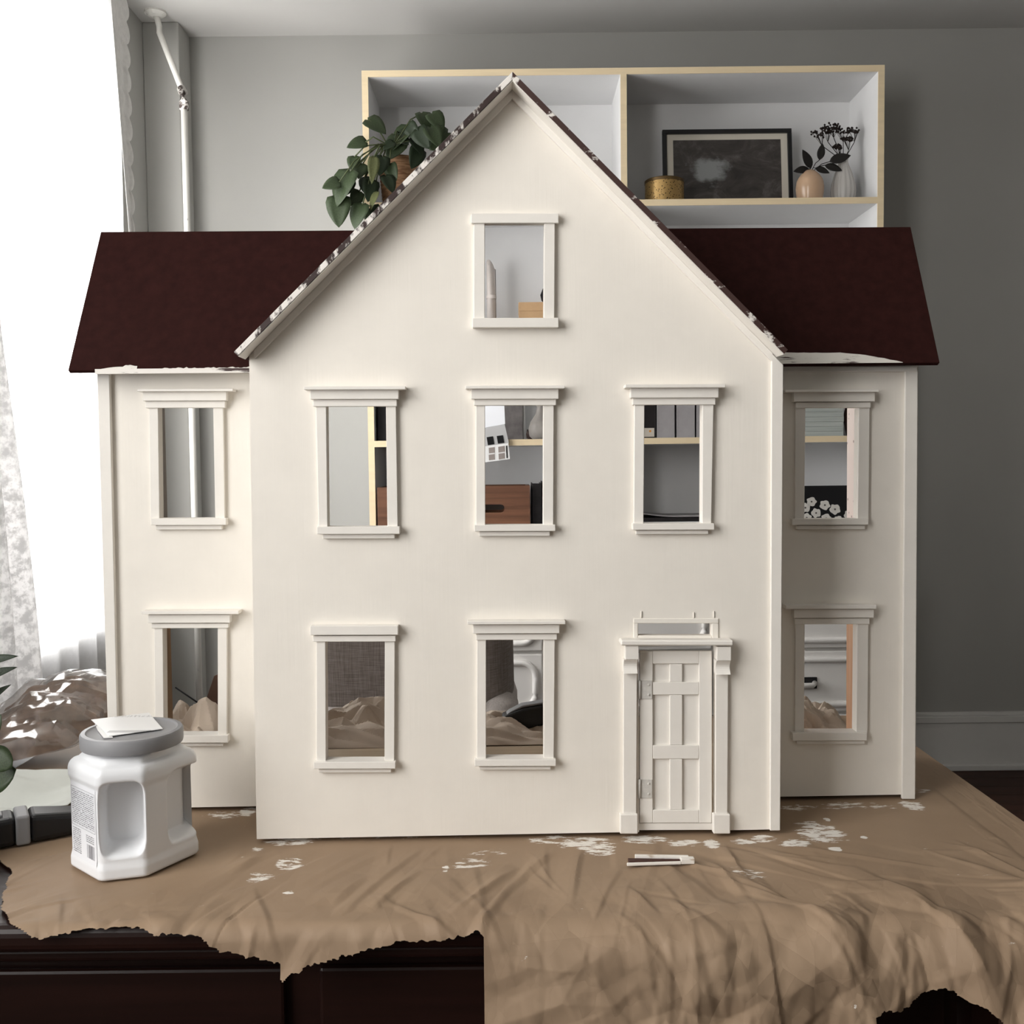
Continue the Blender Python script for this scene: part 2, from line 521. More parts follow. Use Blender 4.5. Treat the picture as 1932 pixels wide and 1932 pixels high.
# --- roof lines
OV = -0.027
pA, pL, pR = H(967, 135, OV), H(441, 664, OV), H(1487, 660, OV)
RT = 0.0052
def offs(p, q, t):
    d = (q - p).normalized()
    n = Vector((d.z, 0, -d.x))
    if n.z > 0: n = -n
    return n * t
nL, nR = offs(pA, pL, RT), offs(pA, pR, RT)
def isect(p, d, q, e):
    # intersection in xz
    den = d.x * e.z - d.z * e.x
    t = ((q.x - p.x) * e.z - (q.z - p.z) * e.x) / den
    return p + d * t
pAin = isect(pL + nL, pA - pL, pR + nR, pA - pR)
def roofslab(name, P, n, m, y0, y1, parent):
    fr = [pA, P, P + n, pAin]
    return MB().prism([Vector((q.x, y0, q.z)) for q in fr], [Vector((q.x, y1, q.z)) for q in fr]).build(name, m, parent, False, 0.0003, 1)
rl = roofslab('gable_roof_panel', pL, nL, m_roof, OV + 0.0025, LB, house)
rr = roofslab('gable_roof_panel', pR, nR, m_roof, OV + 0.0025, LB, house)
roofslab('front_edge', pL, nL, m_edge_l, OV, OV + 0.0025, rl)['label'] = 'raw roof edge smeared with white paint'
roofslab('front_edge', pR, nR, m_edge_r, OV, OV + 0.0025, rr)['label'] = 'brown roof edge touched with white paint'
for (P_, n_) in ((pL, nL), (pR, nR)):
    fr_ = [pAin, P_ + n_, P_ + n_ * 1.16, pAin + Vector((0, 0, -RT * 0.2))]
    MB().prism([Vector((q.x, OV + 0.001, q.z)) for q in fr_], [Vector((q.x, -0.0002, q.z)) for q in fr_]).build('soffit', m_trim, rl if P_ is pL else rr)
# --- windows
WINS = [
 # name, plane, cap, frieze, band, left casing (top x0,x1,bottom x0,x1), right casing, y top, y bottom, sill, apron
 dict(p=0, cap=(573, 765, 729, 735.3), fr=(585, 752, 735.3, 753.4), bd=(590.7, 748.7, 754, 767), cl=(596, 615.5, 601.5, 618), cr=(728, 747, 731, 750.6), sill=(598, 754, 994, 1008), ap=(609, 745, 1008, 1016.5)),
 dict(p=0, cap=(878, 1066, 727.7, 733.5), fr=(889, 1054, 734, 753), bd=(894.4, 1049.3, 753.4, 765), cl=(898, 915, 898, 915.5), cr=(1025.4, 1045, 1025, 1044), sill=(895, 1048, 990.7, 1002.5), ap=(904, 1037.5, 1003, 1011.5)),
 dict(p=0, cap=(1180, 1369, 725, 731.7), fr=(1190, 1356, 732, 750.7), bd=(1194, 1350, 751, 764), cl=(1197, 1216, 1196, 1214), cr=(1325.7, 1346.5, 1325, 1342), sill=(1194, 1348, 988, 1000), ap=(1200, 1336.6, 1000.7, 1008)),
 dict(p=0, bd=(889, 1054, 402.7, 421), cl=(894, 914.5, 894, 914.5), cr=(1027, 1047, 1026, 1046), sill=(891.5, 1054, 600, 618)),
 dict(p=0, fr=(585, 751, 1181, 1198.5), bd=(590, 746.5, 1200, 1211), cl=(597, 614, 597, 615), cr=(726, 745, 725.5, 744), sill=(592, 746, 1438, 1451), ap=(601, 738, 1451.6, 1458)),
 dict(p=0, cap=(882, 1067, 1172.6, 1178.6), fr=(892.6, 1055.6, 1179, 1195.7), bd=(898, 1051, 1196.7, 1207.6), cl=(900, 917, 899.5, 917), cr=(1026, 1047, 1026, 1045), sill=(895.6, 1049, 1433.5, 1446), ap=(904, 1039, 1447, 1452.5)),
 dict(p=1, cap=(258.7, 439.5, 733.7, 738.7), fr=(269, 427, 739, 756.4), bd=(274, 424.6, 757, 769.8), cl=(281, 298, 284, 301), cr=(402, 421, 406, 424), sill=(284.5, 426.4, 978, 991), ap=(294, 418.6, 991, 999.5)),
 dict(p=1, cap=(267, 450, 1153, 1159.5), fr=(279, 434, 1160, 1175.7), bd=(285, 431, 1176.6, 1185.5), cl=(290.6, 307, 293, 309), cr=(410.6, 428, 411, 428), sill=(290, 430, 1388, 1402), ap=(300, 421, 1402.5, 1408)),
 dict(p=2, cap=(1482, 1659, 735, 740), fr=(1498, 1651, 740, 758), bd=(1501.6, 1643, 759, 769.7), cl=(1501, 1519.7, 1499.8, 1517.5), cr=(1621, 1641, 1618.4, 1639), sill=(1495, 1639, 979, 990.7), ap=(1503.4, 1632, 991.6, 999)),
 dict(p=2, cap=(1483, 1654, 1142, 1149.5), fr=(1498, 1649, 1150, 1166), bd=(1500, 1641, 1166.8, 1178), cl=(1501, 1518.4, 1500, 1517), cr=(1618, 1638.6, 1616, 1637), sill=(1495.5, 1636, 1383, 1397.8), ap=(1503.7, 1632, 1398, 1404)),
]
holes = {0: [], 1: [], 2: []}
for d in WINS:
    b0 = 0.0 if d['p'] == 0 else LW
    yt, yb = d['bd'][3], d['sill'][2]
    hd = rect('window_header', *d['bd'], b0 - 0.0065, b0, m_trim, house)
    if 'fr' in d:
        rect('frieze_board', *d['fr'], b0 - 0.0095, b0, m_trim, hd)
    if 'cap' in d:
        rect('cornice_cap', *d['cap'], b0 - 0.0145, b0, m_trim, hd)
    for k in ('cl', 'cr'):
        x = d[k]
        quad('side_casing', [(x[0], yt - 3), (x[1], yt - 3), (x[3], yb + 2), (x[2], yb + 2)], b0 - 0.0045, b0, m_trim, hd)
    rect('sill', *d['sill'], b0 - 0.009, b0 + WT, m_trim, hd)
    if 'ap' in d:
        rect('apron_moulding', *d['ap'], b0 - 0.005, b0, m_trim, hd)
    xl, xr = d['cl'], d['cr']
    q = [H(xl[1], yt - 2, b0 - 0.0045), H(xr[0], yt - 2, b0 - 0.0045), H(xr[2], yb + 4, b0 - 0.0045), H(xl[3], yb + 4, b0 - 0.0045)]
    holes[d['p']].append([(v.x, v.z) for v in q])
# --- front wall with gable, door notch and transom
ZB = 0.0036
fl_t, fl_b = H(470, 672, 0), H(484, 1576, 0)
fr_t, fr_b = H(1476, 660, 0), H(1470, 1569, 0)
kL = (pA.z - pL.z) / (pA.x - pL.x)
def under(x):
    # underside of the gable roof at x
    if x < pAin.x:
        a, c = pAin, pL + nL
    else:
        a, c = pAin, pR + nR
    return a.z + (c.z - a.z) * (x - a.x) / (c.x - a.x) - 0.0012
d0, d1 = H(1204.5, 1219.6, 0), H(1349.5, 1219.2, 0)
outer = [(fl_b.x, ZB), (d0.x, ZB), (d0.x, d0.z), (d1.x, d0.z), (d1.x, ZB), (fr_b.x, ZB), (fr_t.x, under(fr_t.x)), (pAin.x, pAin.z - 0.0004), (fl_t.x, under(fl_t.x))]
tq = [H(1204, 1176.4, 0), H(1342.7, 1176.4, 0), H(1342.7, 1199, 0), H(1204, 1199, 0)]
holes[0].append([(v.x, v.z) for v in tq])
wall_with_holes('front_wall', outer, holes[0], 0.0, WT, m_house, house)
# rake boards
ap_in = H(970, 186, -0.004)
def rake(P0, P1, nm):
    a = Vector((pAin.x, 0, pAin.z - 0.0006))
    e = P1
    top = [a, Vector((e.x, 0, under(e.x) - 0.0002))]
    wd = a.z - ap_in.z
    pts = [top[0], top[1], top[1] + Vector((0, 0, -wd)), Vector((a.x, 0, ap_in.z))]
    return MB().prism([Vector((p.x, -0.004, p.z)) for p in pts], [Vector((p.x, 0, p.z)) for p in pts]).build(nm, m_trim, house, False, 0.0004, 1)
rake(pL, Vector((H(481, 676, 0).x, 0, 0)), 'rake_board')
rake(pR, Vector((H(1456, 660, 0).x, 0, 0)), 'rake_board')
cbt, cbb = H(1456, 664, -0.004), H(1453, 1570, -0.004)
pts = [Vector((cbt.x, -0.004, under(cbt.x) - 0.001)), Vector((fr_t.x, -0.004, under(fr_t.x) - 0.001)), Vector((fr_b.x, -0.004, ZB)), Vector((cbb.x, -0.004, ZB))]
MB().prism(pts, [Vector((p.x, 0, p.z)) for p in pts]).build('corner_board', m_trim, house, False, 0.0006, 1)
# --- main body side walls
zL, zR = under(fl_t.x), under(fr_t.x)
def sidewall(name, xt, xb, ly0, ly1, zt, th, m, sgn):
    v0 = [Vector((xb, ly0, ZB)), Vector((xb, ly1, ZB)), Vector((xt, ly1, zt)), Vector((xt, ly0, zt))]
    v1 = [p + Vector((sgn * th, 0, 0)) for p in v0]
    return MB().prism(v0, v1).build(name, m, house)
sidewall('side_wall', fl_t.x + 0.0002, fl_b.x + 0.0002, WT, LW + WT, zL - 0.008, 0.008, m_house, 1)
sidewall('side_wall', fr_t.x - 0.0002, fr_b.x - 0.0002, WT, LW + WT, zR - 0.008, 0.008, m_house, -1)
# --- wings
lo_t, lo_b = H(183, 690, LW), H(208, 1519, LW)
ro_t, ro_b = H(1732, 690, LW), H(1727, 1508, LW)
EL, RLY = 0.070, 0.153
eL, eR = H(128, 690, EL), H(1773, 693, EL)
gL, gR = H(190, 428, RLY), H(1718, 437, RLY)
ez = (eL.z + eR.z) / 2; gz = (gL.z + gR.z) / 2
def zroof(ly): return ez + (gz - ez) * (ly - EL) / (RLY - EL)
zt = zroof(LW) - 0.007
wall_with_holes('wing_wall', [(lo_b.x, ZB), (fl_b.x + 0.008, ZB), (fl_t.x + 0.008, zt), (lo_t.x, zt)], holes[1], LW, LW + WT, m_house, house)
wall_with_holes('wing_wall', [(fr_b.x - 0.008, ZB), (ro_b.x, ZB), (ro_t.x, zt), (fr_t.x - 0.008, zt)], holes[2], LW, LW + WT, m_house, house)
for (t, bt, sg) in ((lo_t, lo_b, 1), (ro_t, ro_b, -1)):
    prof = [(LW + WT, ZB), (LB, ZB), (LB, zt - 0.01), (RLY, gz - 0.02), (LW + WT, zroof(LW + WT) - 0.012)]
    def xa(z): return bt.x + (t.x - bt.x) * (z - ZB) / (zt - ZB)
    v0 = [Vector((xa(z), y, z)) for y, z in prof]
    v1 = [p + Vector((sg * 0.0085, 0, 0)) for p in v0]
    sw = MB().prism(v0, v1).build('end_wall', m_house, house)
    # inner lining, wallpaper upstairs and bare wood downstairs
    for (z0, z1, mm, nm) in ((0.016, 0.235, 'wood', 'bare_wood_lining'), (0.245, zt - 0.02, 'paper', 'wallpaper')):
        q = [(LW + WT + 0.001, z0), (LB - 0.0005, z0), (LB - 0.0005, z1), (LW + WT + 0.001, z1)]
        a0 = [Vector((xa(z) + sg * 0.0085, y, z)) for y, z in q]
        a1 = [p + Vector((sg * 0.0008, 0, 0)) for p in a0]
        mt_ = m_plywood
        if mm == 'paper':
            if sg == 1:
                mt_ = m_inner
            else:
                mt_, nt, bs = new_mat('pink_wallpaper')
                tc = N(nt, 'ShaderNodeTexCoord'); vo = N(nt, 'ShaderNodeTexVoronoi')
                vo.inputs['Scale'].default_value = 90
                nt.links.new(tc.outputs['Object'], vo.inputs['Vector'])
                r = ramp(nt, vo.outputs['Distance'], [(0.12, (0.35, 0.25, 0.22)), (0.2, (0.85, 0.72, 0.66))])
                nt.links.new(r.outputs[0], bs.inputs['Base Color'])
        elif sg == -1:
            mt_ = wood_mat('orange_wood', (0.5, 0.27, 0.15), (0.66, 0.4, 0.25), 'z', 0.5)
        MB().prism(a0, a1).build(nm, mt_, sw)
# corner boards and frieze of the wings
quad('corner_board', [(183, 697), (206, 697), (225, 1519), (208, 1519)], LW - 0.006, LW, m_trim, house, 0.0006)
quad('corner_board', [(1708, 700), (1732, 699), (1727, 1508), (1702, 1508)], LW - 0.004, LW, m_trim, house, 0.0006)
quad('frieze_moulding', [(184, 689), (478, 689), (478, 702), (184, 701)], LW - 0.007, LW, m_trim, house)
quad('frieze_moulding', [(1466, 690), (1731, 692), (1731, 701), (1466, 701)], LW - 0.005, LW, m_trim, house)
# wing roofs
def wingroof(e, g, sg):
    xi_e = fl_t.x + 0.004 if sg < 0 else fr_t.x - 0.004
    a = pA; c = pL if sg < 0 else pR
    xi_g = a.x + (c.x - a.x) * (gz - a.z) / (c.z - a.z) - sg * 0.012
    top = [Vector((e.x, EL, ez)), Vector((xi_e, EL, ez)), Vector((xi_g, RLY, gz)), Vector((g.x, RLY, gz))]
    n = Vector((0, gz - ez, -(RLY - EL))).normalized() * 0.0055
    o = MB().prism(top, [p + n for p in top]).build('wing_roof_panel', m_roof, house, False, 0.0004, 1)
    # eave strip smeared with paint
    return o, top, n
wl_, topL, nW = wingroof(eL, gL, -1)
wr_, topR, _ = wingroof(eR, gR, 1)
up = (topL[2] - topL[1]).normalized()
upv = Vector((0, RLY - EL, gz - ez)).normalized()
nout = Vector((0, -(gz - ez), (RLY - EL))).normalized()
def paint_patch(name, xs, hs, parent, m):
    """thin patch of dried white paint lying on a wing roof, heights hs above the eave"""
    base = [Vector((x, EL, ez)) + nout * 0.0004 for x in xs]
    fr = base + [Vector((x, EL, ez)) + upv * h + nout * 0.0004 for x, h in reversed(list(zip(xs, hs)))]
    return MB().prism([p + nout * 0.0003 for p in fr], fr).build(name, m, parent)
m_patch = smear_mat('dried_paint_patch', (0.05, 0.02, 0.018), (0.72, 0.69, 0.63), 0.36, 0.43, (26, 260, 260))
xs = list(np.linspace(topR[1].x + 0.004, H(1703, 688, EL).x, 24))
hs = [0.0135 * (1 - 0.15 * t) * (1 - max(0, (t - 0.55) / 0.45) ** 1.6) + 0.0003 + random.uniform(0, 0.0007) for t in np.linspace(0, 1, 24)]
paint_patch('paint_smear', xs, hs, wr_, m_patch)
xs = list(np.linspace(H(190, 688, EL).x, H(258, 688, EL).x, 16))
hs = [0.001 + 0.0025 * abs(math.sin(3 * t)) + (0.0035 if t > 0.65 else 0) * random.uniform(0.6, 1) for t in np.linspace(0, 1, 16)]
paint_patch('paint_smear', xs, hs, wl_, m_patch)
xs = list(np.linspace(H(300, 688, EL).x, topL[1].x - 0.004, 40))
hs = [0.0006 + 0.002 * random.random() ** 2 for _ in xs]
paint_patch('paint_smear', xs, hs, wl_, m_patch)
# eave strips
xe = H(180, 690, EL).x
MB().prism([Vector((xe, EL - 0.0018, ez + 0.001)), Vector((topL[1].x, EL - 0.0018, ez + 0.001)), Vector((topL[1].x, EL - 0.0018, ez - 0.004)), Vector((xe, EL - 0.0018, ez - 0.004))],
           [Vector((xe, EL + 0.004, ez - 0.0005)), Vector((topL[1].x, EL + 0.004, ez - 0.0005)), Vector((topL[1].x, EL + 0.004, ez - 0.004)), Vector((xe, EL + 0.004, ez - 0.004))]).build('eave_strip', m_eave, wl_)
# floors inside, base
xl0, xr0 = lo_b.x + 0.0095, ro_b.x - 0.0095
MB().box(fl_b.x + 0.0085, fr_b.x - 0.0085, WT, LW + WT + 0.0001, 0.0045, 0.0105).build('ground_floor', m_innerfloor, house)
MB().box(xl0, xr0, LW + WT, LB, 0.0045, 0.0105).build('ground_floor', m_innerfloor, house)
MB().box(fl_b.x + 0.04, fr_b.x - 0.04, 0.045, LW + 0.04, 0.0, 0.0045).build('base', m_plywood, house)
MB().box(xl0 + 0.03, xr0 - 0.03, LW + 0.04, LB - 0.01, 0.0, 0.0045).build('base', m_plywood, house)
z2 = H(966, 1096, 0).z
MB().box(lo_t.x + 0.012, ro_t.x - 0.012, LW + WT, LB, z2 - 0.007, z2).build('upper_floor', m_innerfloor, house)
MB().box(fl_t.x + 0.010, fr_t.x - 0.010, WT, LW + WT, z2 - 0.007, z2).build('upper_floor', m_innerfloor, house)
z3 = H(966, 655, 0).z
MB().box(fl_t.x + 0.03, fr_t.x - 0.03, WT, LB, z3 - 0.007, z3).build('attic_floor', m_innerfloor, house)
# --- front door
dr = rect('door', 1207, 1343.5, 1228.7, 1552.7, 0.0035, 0.0075, m_trim, house, 0, -0.002)
DF = 0.0005
rect('stile', 1207, 1231.7, 1228.7, 1552.7, DF, 0.0035, m_trim, dr)
rect('stile', 1319, 1343, 1228.5, 1552.7, DF, 0.0035, m_trim, dr)
for y0, y1 in ((1228.7, 1252.5), (1287, 1311), (1406.5, 1432), (1528.4, 1552.7)):
    rect('rail', 1232, 1318.7, y0, y1, DF, 0.0035, m_trim, dr)
for y0, y1 in ((1253, 1286.7), (1311.4, 1406), (1432.4, 1528)):
    rect('muntin', 1263.8, 1287.4, y0, y1, DF + 0.0003, 0.0035, m_trim, dr)
m_hinge = mat('painted_hinge', (0.62, 0.60, 0.56), 0.35, 0.5, 0.1, (200, 200, 200))
for y0, y1 in ((1284, 1318.8), (1470.7, 1506)):
    hg = rect('hinge', 1206, 1230.4, y0, y1, DF - 0.0008, DF, m_hinge, dr, 0.0002)
    a, c = H(1206.5, y0, -0.0012), H(1206.5, y1, -0.0012)
    MB().tube([(a.x, -0.001, a.z), (a.x, -0.001, c.z)], 0.0013, 10).build('knuckle', m_hinge, hg, True)
    for yy_ in (y0 + 8, y1 - 8):
        s = H(1224, yy_, DF - 0.001)
        MB().lathe([(0.0013, 0), (0.001, 0.0006), (0.0003, 0.0008)], 10).build('screw', m_hinge, hg)
        so = bpy.context.scene.collection.objects[-1]
        so.rotation_euler = (math.pi / 2, 0, 0); so.location = (s.x, DF - 0.0008, s.z)
rect('threshold', 1205, 1349, 1553.5, 1566.5, 0.0015, WT + 0.004, m_trim, house)
cn = rect('door_cornice', 1171.4, 1384, 1208, 1218.3, -0.0155, 0, m_trim, house, 0.0012, 0.002)
for (xu0, xu1, xb0, xb1, pl0, pl1, q0, q1, off) in ((1180, 1205, 1177.5, 1203, 1176, 1201.5, 1170, 1203.8, 0), (1352.6, 1379.7, 1352, 1378.5, 1349.8, 1373.5, 1346, 1378, 2)):
    po = quad('pilaster', [(pl0 + 0.5, 1270), (pl1 + 0.5, 1270), (pl1 - 1, 1540), (pl0, 1540)], -0.0045, 0, m_trim, house)
    rect('plinth_block', q0, q1, 1536.7, 1573.6, -0.0075, 0, m_trim, po, 0.0008)
    rect('bracket_block', xu0, xu1, 1218.5 + off, 1244.5 + off, -0.0125, 0, m_trim, po)
    # scrolled bracket: curved lower half
    a = H(xb0, 1245 + off, -0.0125); c = H(xb1, 1245 + off, -0.0125); e = H(xb0, 1270 + off, -0.0095)
    prof = [(-0.0125, a.z)]
    for k in range(9):
        t = k / 8
        prof.append((-0.0125 + 0.0042 * math.sin(t * math.pi), a.z + (e.z - a.z) * t))
    prof.append((0, e.z)); prof.append((0, a.z))
    MB().prism([Vector((a.x, y, z)) for y, z in prof], [Vector((c.x, y, z)) for y, z in prof]).build('bracket_scroll', m_trim, po)
# transom frame
for args in ((1195, 1356, 1167, 1176.4), (1195, 1204, 1176.6, 1208), (1343, 1356, 1176.6, 1208), (1204, 1343, 1199, 1208)):
    rect('transom_frame', *args, -0.0014, 0, m_house, house, 0.0006, 0)
for (x, y0, y1) in ((1209, 1153, 1166), (1308, 1155, 1166), (1346, 1153, 1166)):
    rect('glue_remnant', x, x + 2.2, y0, y1, -0.0012, 0, m_house, house, 0.0003, 0)

# ================================================================== KRAFT PAPER ON THE TABLE
m_kraft, nt, bs = new_mat('kraft_paper_with_paint')
nz = noise_tex(nt, (7, 7, 7), 5, 0.6)
r1 = ramp(nt, nz.outputs[0], [(0.3, (0.285, 0.197, 0.128)), (0.7, (0.335, 0.238, 0.157))])
at = N(nt, 'ShaderNodeAttribute', attribute_name='paint')
nzp = noise_tex(nt, (60, 210, 60), 6, 0.7)
ad = N(nt, 'ShaderNodeMath', operation='ADD')
mc = N(nt, 'ShaderNodeMath', operation='MULTIPLY_ADD'); mc.inputs[1].default_value = 2.4; mc.inputs[2].default_value = -0.7
nt.links.new(nzp.outputs[0], mc.inputs[0])
nt.links.new(at.outputs['Fac'], ad.inputs[0]); nt.links.new(mc.outputs[0], ad.inputs[1])
gt = ramp(nt, ad.outputs[0], [(0.0, 0.0), (1.0, 1.0)])
gt.color_ramp.elements[0].position = 0.985
gt2 = N(nt, 'ShaderNodeMapRange')
gt2.inputs['From Min'].default_value = 0.98; gt2.inputs['From Max'].default_value = 1.10
nt.links.new(ad.outputs[0], gt2.inputs['Value'])
nt.nodes.remove(gt)
mxk = N(nt, 'ShaderNodeMix', data_type='RGBA')
nt.links.new(gt2.outputs[0], mxk.inputs[0])
nt.links.new(r1.outputs[0], mxk.inputs[6])
mxk.inputs[7].default_value = (0.82, 0.78, 0.72, 1)
nt.links.new(mxk.outputs[2], bs.inputs['Base Color'])
bs.inputs['Roughness'].default_value = 0.62
bs.inputs['Specular IOR Level'].default_value = 0.3
uvn = N(nt, 'ShaderNodeUVMap', uv_map='sheet')
hsum = None
for sc_, rot_, st_, amp_ in ((15.0, 0.30, 0.28, 0.55), (34.0, -0.35, 0.4, 0.5), (80.0, 0.2, 0.6, 0.4)):
    mp_ = N(nt, 'ShaderNodeMapping'); mp_.inputs['Scale'].default_value = (1.0, st_, 1.0); mp_.inputs['Rotation'].default_value = (0, 0, rot_)
    nt.links.new(uvn.outputs[0], mp_.inputs[0])
    vo_ = N(nt, 'ShaderNodeTexVoronoi', voronoi_dimensions='2D'); vo_.inputs['Scale'].default_value = sc_
    nt.links.new(mp_.outputs[0], vo_.inputs['Vector'])
    sb_ = N(nt, 'ShaderNodeVectorMath', operation='SUBTRACT'); nt.links.new(mp_.outputs[0], sb_.inputs[0]); nt.links.new(vo_.outputs['Position'], sb_.inputs[1])
    cs_ = N(nt, 'ShaderNodeVectorMath', operation='SUBTRACT'); nt.links.new(vo_.outputs['Color'], cs_.inputs[0]); cs_.inputs[1].default_value = (0.5, 0.5, 0.5)
    dt_ = N(nt, 'ShaderNodeVectorMath', operation='DOT_PRODUCT'); nt.links.new(sb_.outputs[0], dt_.inputs[0]); nt.links.new(cs_.outputs[0], dt_.inputs[1])
    ma_ = N(nt, 'ShaderNodeMath', operation='MULTIPLY_ADD'); ma_.inputs[1].default_value = amp_
    nt.links.new(dt_.outputs['Value'], ma_.inputs[0])
    if hsum is None: ma_.inputs[2].default_value = 0.0
    else: nt.links.new(hsum, ma_.inputs[2])
    hsum = ma_.outputs[0]
crk = N(nt, 'ShaderNodeAttribute', attribute_name='crinkle')
bb = bump(nt, bs, hsum, 1.0, 0.55)
nt.links.new(crk.outputs['Fac'], bb.inputs['Strength'])

DX = 0.0014
Xs = np.arange(-0.62, TXR + 0.20, DX)
Vs = np.concatenate([np.arange(0.0, 0.42, 0.007), np.arange(0.42, TYB - 0.03 - TYF + 0.17, DX)])
XX, VV = np.meshgrid(Xs, Vs, indexing='ij')
def sheet_pos(X, V):
    """paper lying on the table, bending over the front and right edges"""
    rad = np.interp(X, [-0.06, 0.10], [0.016, 0.034])
    y0 = TYB - 0.03
    flat = y0 - (TYF + 0.004) + 0 * rad
    s = V - flat
    ang = np.clip(s / rad, 0, math.pi / 2 * 0.93)
    over = np.maximum(0, s - rad * math.pi / 2 * 0.93)
    Y = y0 - np.minimum(V, flat) - rad * np.sin(ang) - over * math.cos(math.pi / 2 * 0.93)
    Z = -rad * (1 - np.cos(ang)) - over * math.sin(math.pi / 2 * 0.93)
    # right edge: soft roll-off, wider towards the front
    rr = 0.03
    fx = TXR - 0.002
    sx = X - fx
    ax = np.clip(sx / rr, 0, math.pi / 2 * 0.9)
    ox = np.maximum(0, sx - rr * math.pi / 2 * 0.9)
    PX = np.minimum(X, fx) + rr * np.sin(ax) + ox * 0.16
    ZX = -rr * (1 - np.cos(ax)) - ox * 0.985
    return PX, Y, Z + ZX, np.clip(s / 0.05, 0, 1), np.clip((s + 0.16) / 0.16, 0, 1)
PX, PY, PZ, hang, front = sheet_pos(XX, VV)
# creases: single folds of random place and length, longer and deeper where the paper hangs
EDGE_V = TYB - 0.03 - TYF
rsC = np.random.RandomState(8)
def crease_field(n, xr, vr, amax, wr, lr, amean, aspread):
    h = np.zeros_like(XX)
    for _ in range(n):
        cx, cv = rsC.uniform(*xr), rsC.uniform(*vr)
        am = amean(cx, cv) if callable(amean) else amean
        a_ = am + rsC.normal(0, aspread)
        L = rsC.uniform(*lr); w1 = rsC.uniform(*wr); w2 = w1 * rsC.uniform(1.5, 4.5)
        ds, dc = math.sin(a_), math.cos(a_)
        dx, dv = XX - cx, VV - cv
        t = (dx * ds + dv * dc) / L
        d = dx * dc - dv * ds + 0.015 * L * np.sin(3 * t + cx * 40)
        prof = np.where(d > 0, 1 - d / w1, 1 + d / w2).clip(0, 1)
        h += rsC.uniform(0.35, 1) * rsC.choice([-1, 1, 1]) * amax * (1 - t * t).clip(0, 1) * prof
    return h
fanf = lambda cx, cv: math.atan2(cx - 0.02, 0.42)
flatc = crease_field(90, (-0.5, 0.5), (0.42, EDGE_V + 0.01), 0.0021, (0.003, 0.008), (0.03, 0.13), fanf, 0.35)
flatc += crease_field(70, (-0.5, 0.5), (0.3, EDGE_V), 0.0008, (0.0022, 0.005), (0.02, 0.07), 0.3, 0.9)
hangc = crease_field(150, (-0.05, 0.52), (EDGE_V - 0.03, 0.95), 0.0045, (0.003, 0.009), (0.03, 0.11), 0.15, 0.32)
hangc += crease_field(130, (-0.05, 0.52), (EDGE_V, 0.95), 0.0034, (0.003, 0.007), (0.02, 0.06), 0.9, 0.7)
longc = crease_field(46, (-0.03, 0.5), (EDGE_V - 0.01, 0.86), 0.0085, (0.0035, 0.008), (0.07, 0.20), 0.14, 0.2)
hangl = crease_field(40, (-0.45, 0.0), (EDGE_V - 0.04, EDGE_V + 0.10), 0.0030, (0.003, 0.008), (0.03, 0.09), 0.3, 0.45)
c1 = crumple(XX, VV, 3, 14, 2.5, 9.0, 0.9)
right = np.clip((XX + 0.05) / 0.2, 0, 1)
# keep it flat under the house, the jug and the things lying on it
inhouse = (PX > -0.46) & (PX < 0.46) & (PY > -0.012) & (PY < 0.30)
flatm = np.where(inhouse, 0.0, 1.0)
from_house = np.clip(-(PY + 0.012) / 0.04, 0, 1)
flatm = np.where((PY <= -0.012) & (np.abs(PX) < 0.47), np.minimum(flatm, from_house), flatm)
jx, jy = -0.360, -0.043
dj = np.hypot(PX - jx, PY - jy)
flatm = np.minimum(flatm, np.clip((dj - 0.07) / 0.04, 0.0, 1))
fx_, fv_ = XX - 0.55 * (VV - 0.45) * np.clip(XX * 4, -1, 1), VV
fa1 = facets(fx_, fv_ * 0.45, 0.038, 5, 0.06); fa2 = facets(fx_, fv_ * 0.7, 0.019, 6, 0.06); fa3 = facets(XX + 0.4 * VV, VV * 0.8, 0.052, 9, 0.06)
hz_ = np.clip((VV - EDGE_V + 0.06) / 0.08, 0, 1) * right
hgt = (flatc * 1.2 + front * (0.0024 * fa1 + 0.0009 * fa2) * (1 - 0.5 * hz_) + hangl * 0.7 * front * (1 - right)
       + hz_ * (0.3 * hangc + 0.25 * longc + 0.0085 * fa1 + 0.0042 * fa2 + 0.0085 * fa3)) * flatm
# soft vertical drapes where the paper hangs
hgt += 0.0 * hang * right * np.sin(XX * 26 + 1.5 * np.sin(VV * 6)) * np.clip((VV - 0.7) / 0.15, 0, 1)
# normal direction: up on the table, outwards where it hangs
th = np.clip((VV - (TYB - 0.03 - TYF - 0.004)) / np.interp(XX, [-0.06, 0.10], [0.016, 0.034]), 0, math.pi / 2)
PY2 = PY - hgt * np.sin(th)
PZ2 = PZ + np.maximum(hgt, -0.0012 + 0 * hgt) * np.cos(th)
PZ2 = np.where(th < 0.05, np.maximum(PZ2, -0.0012), PZ2)
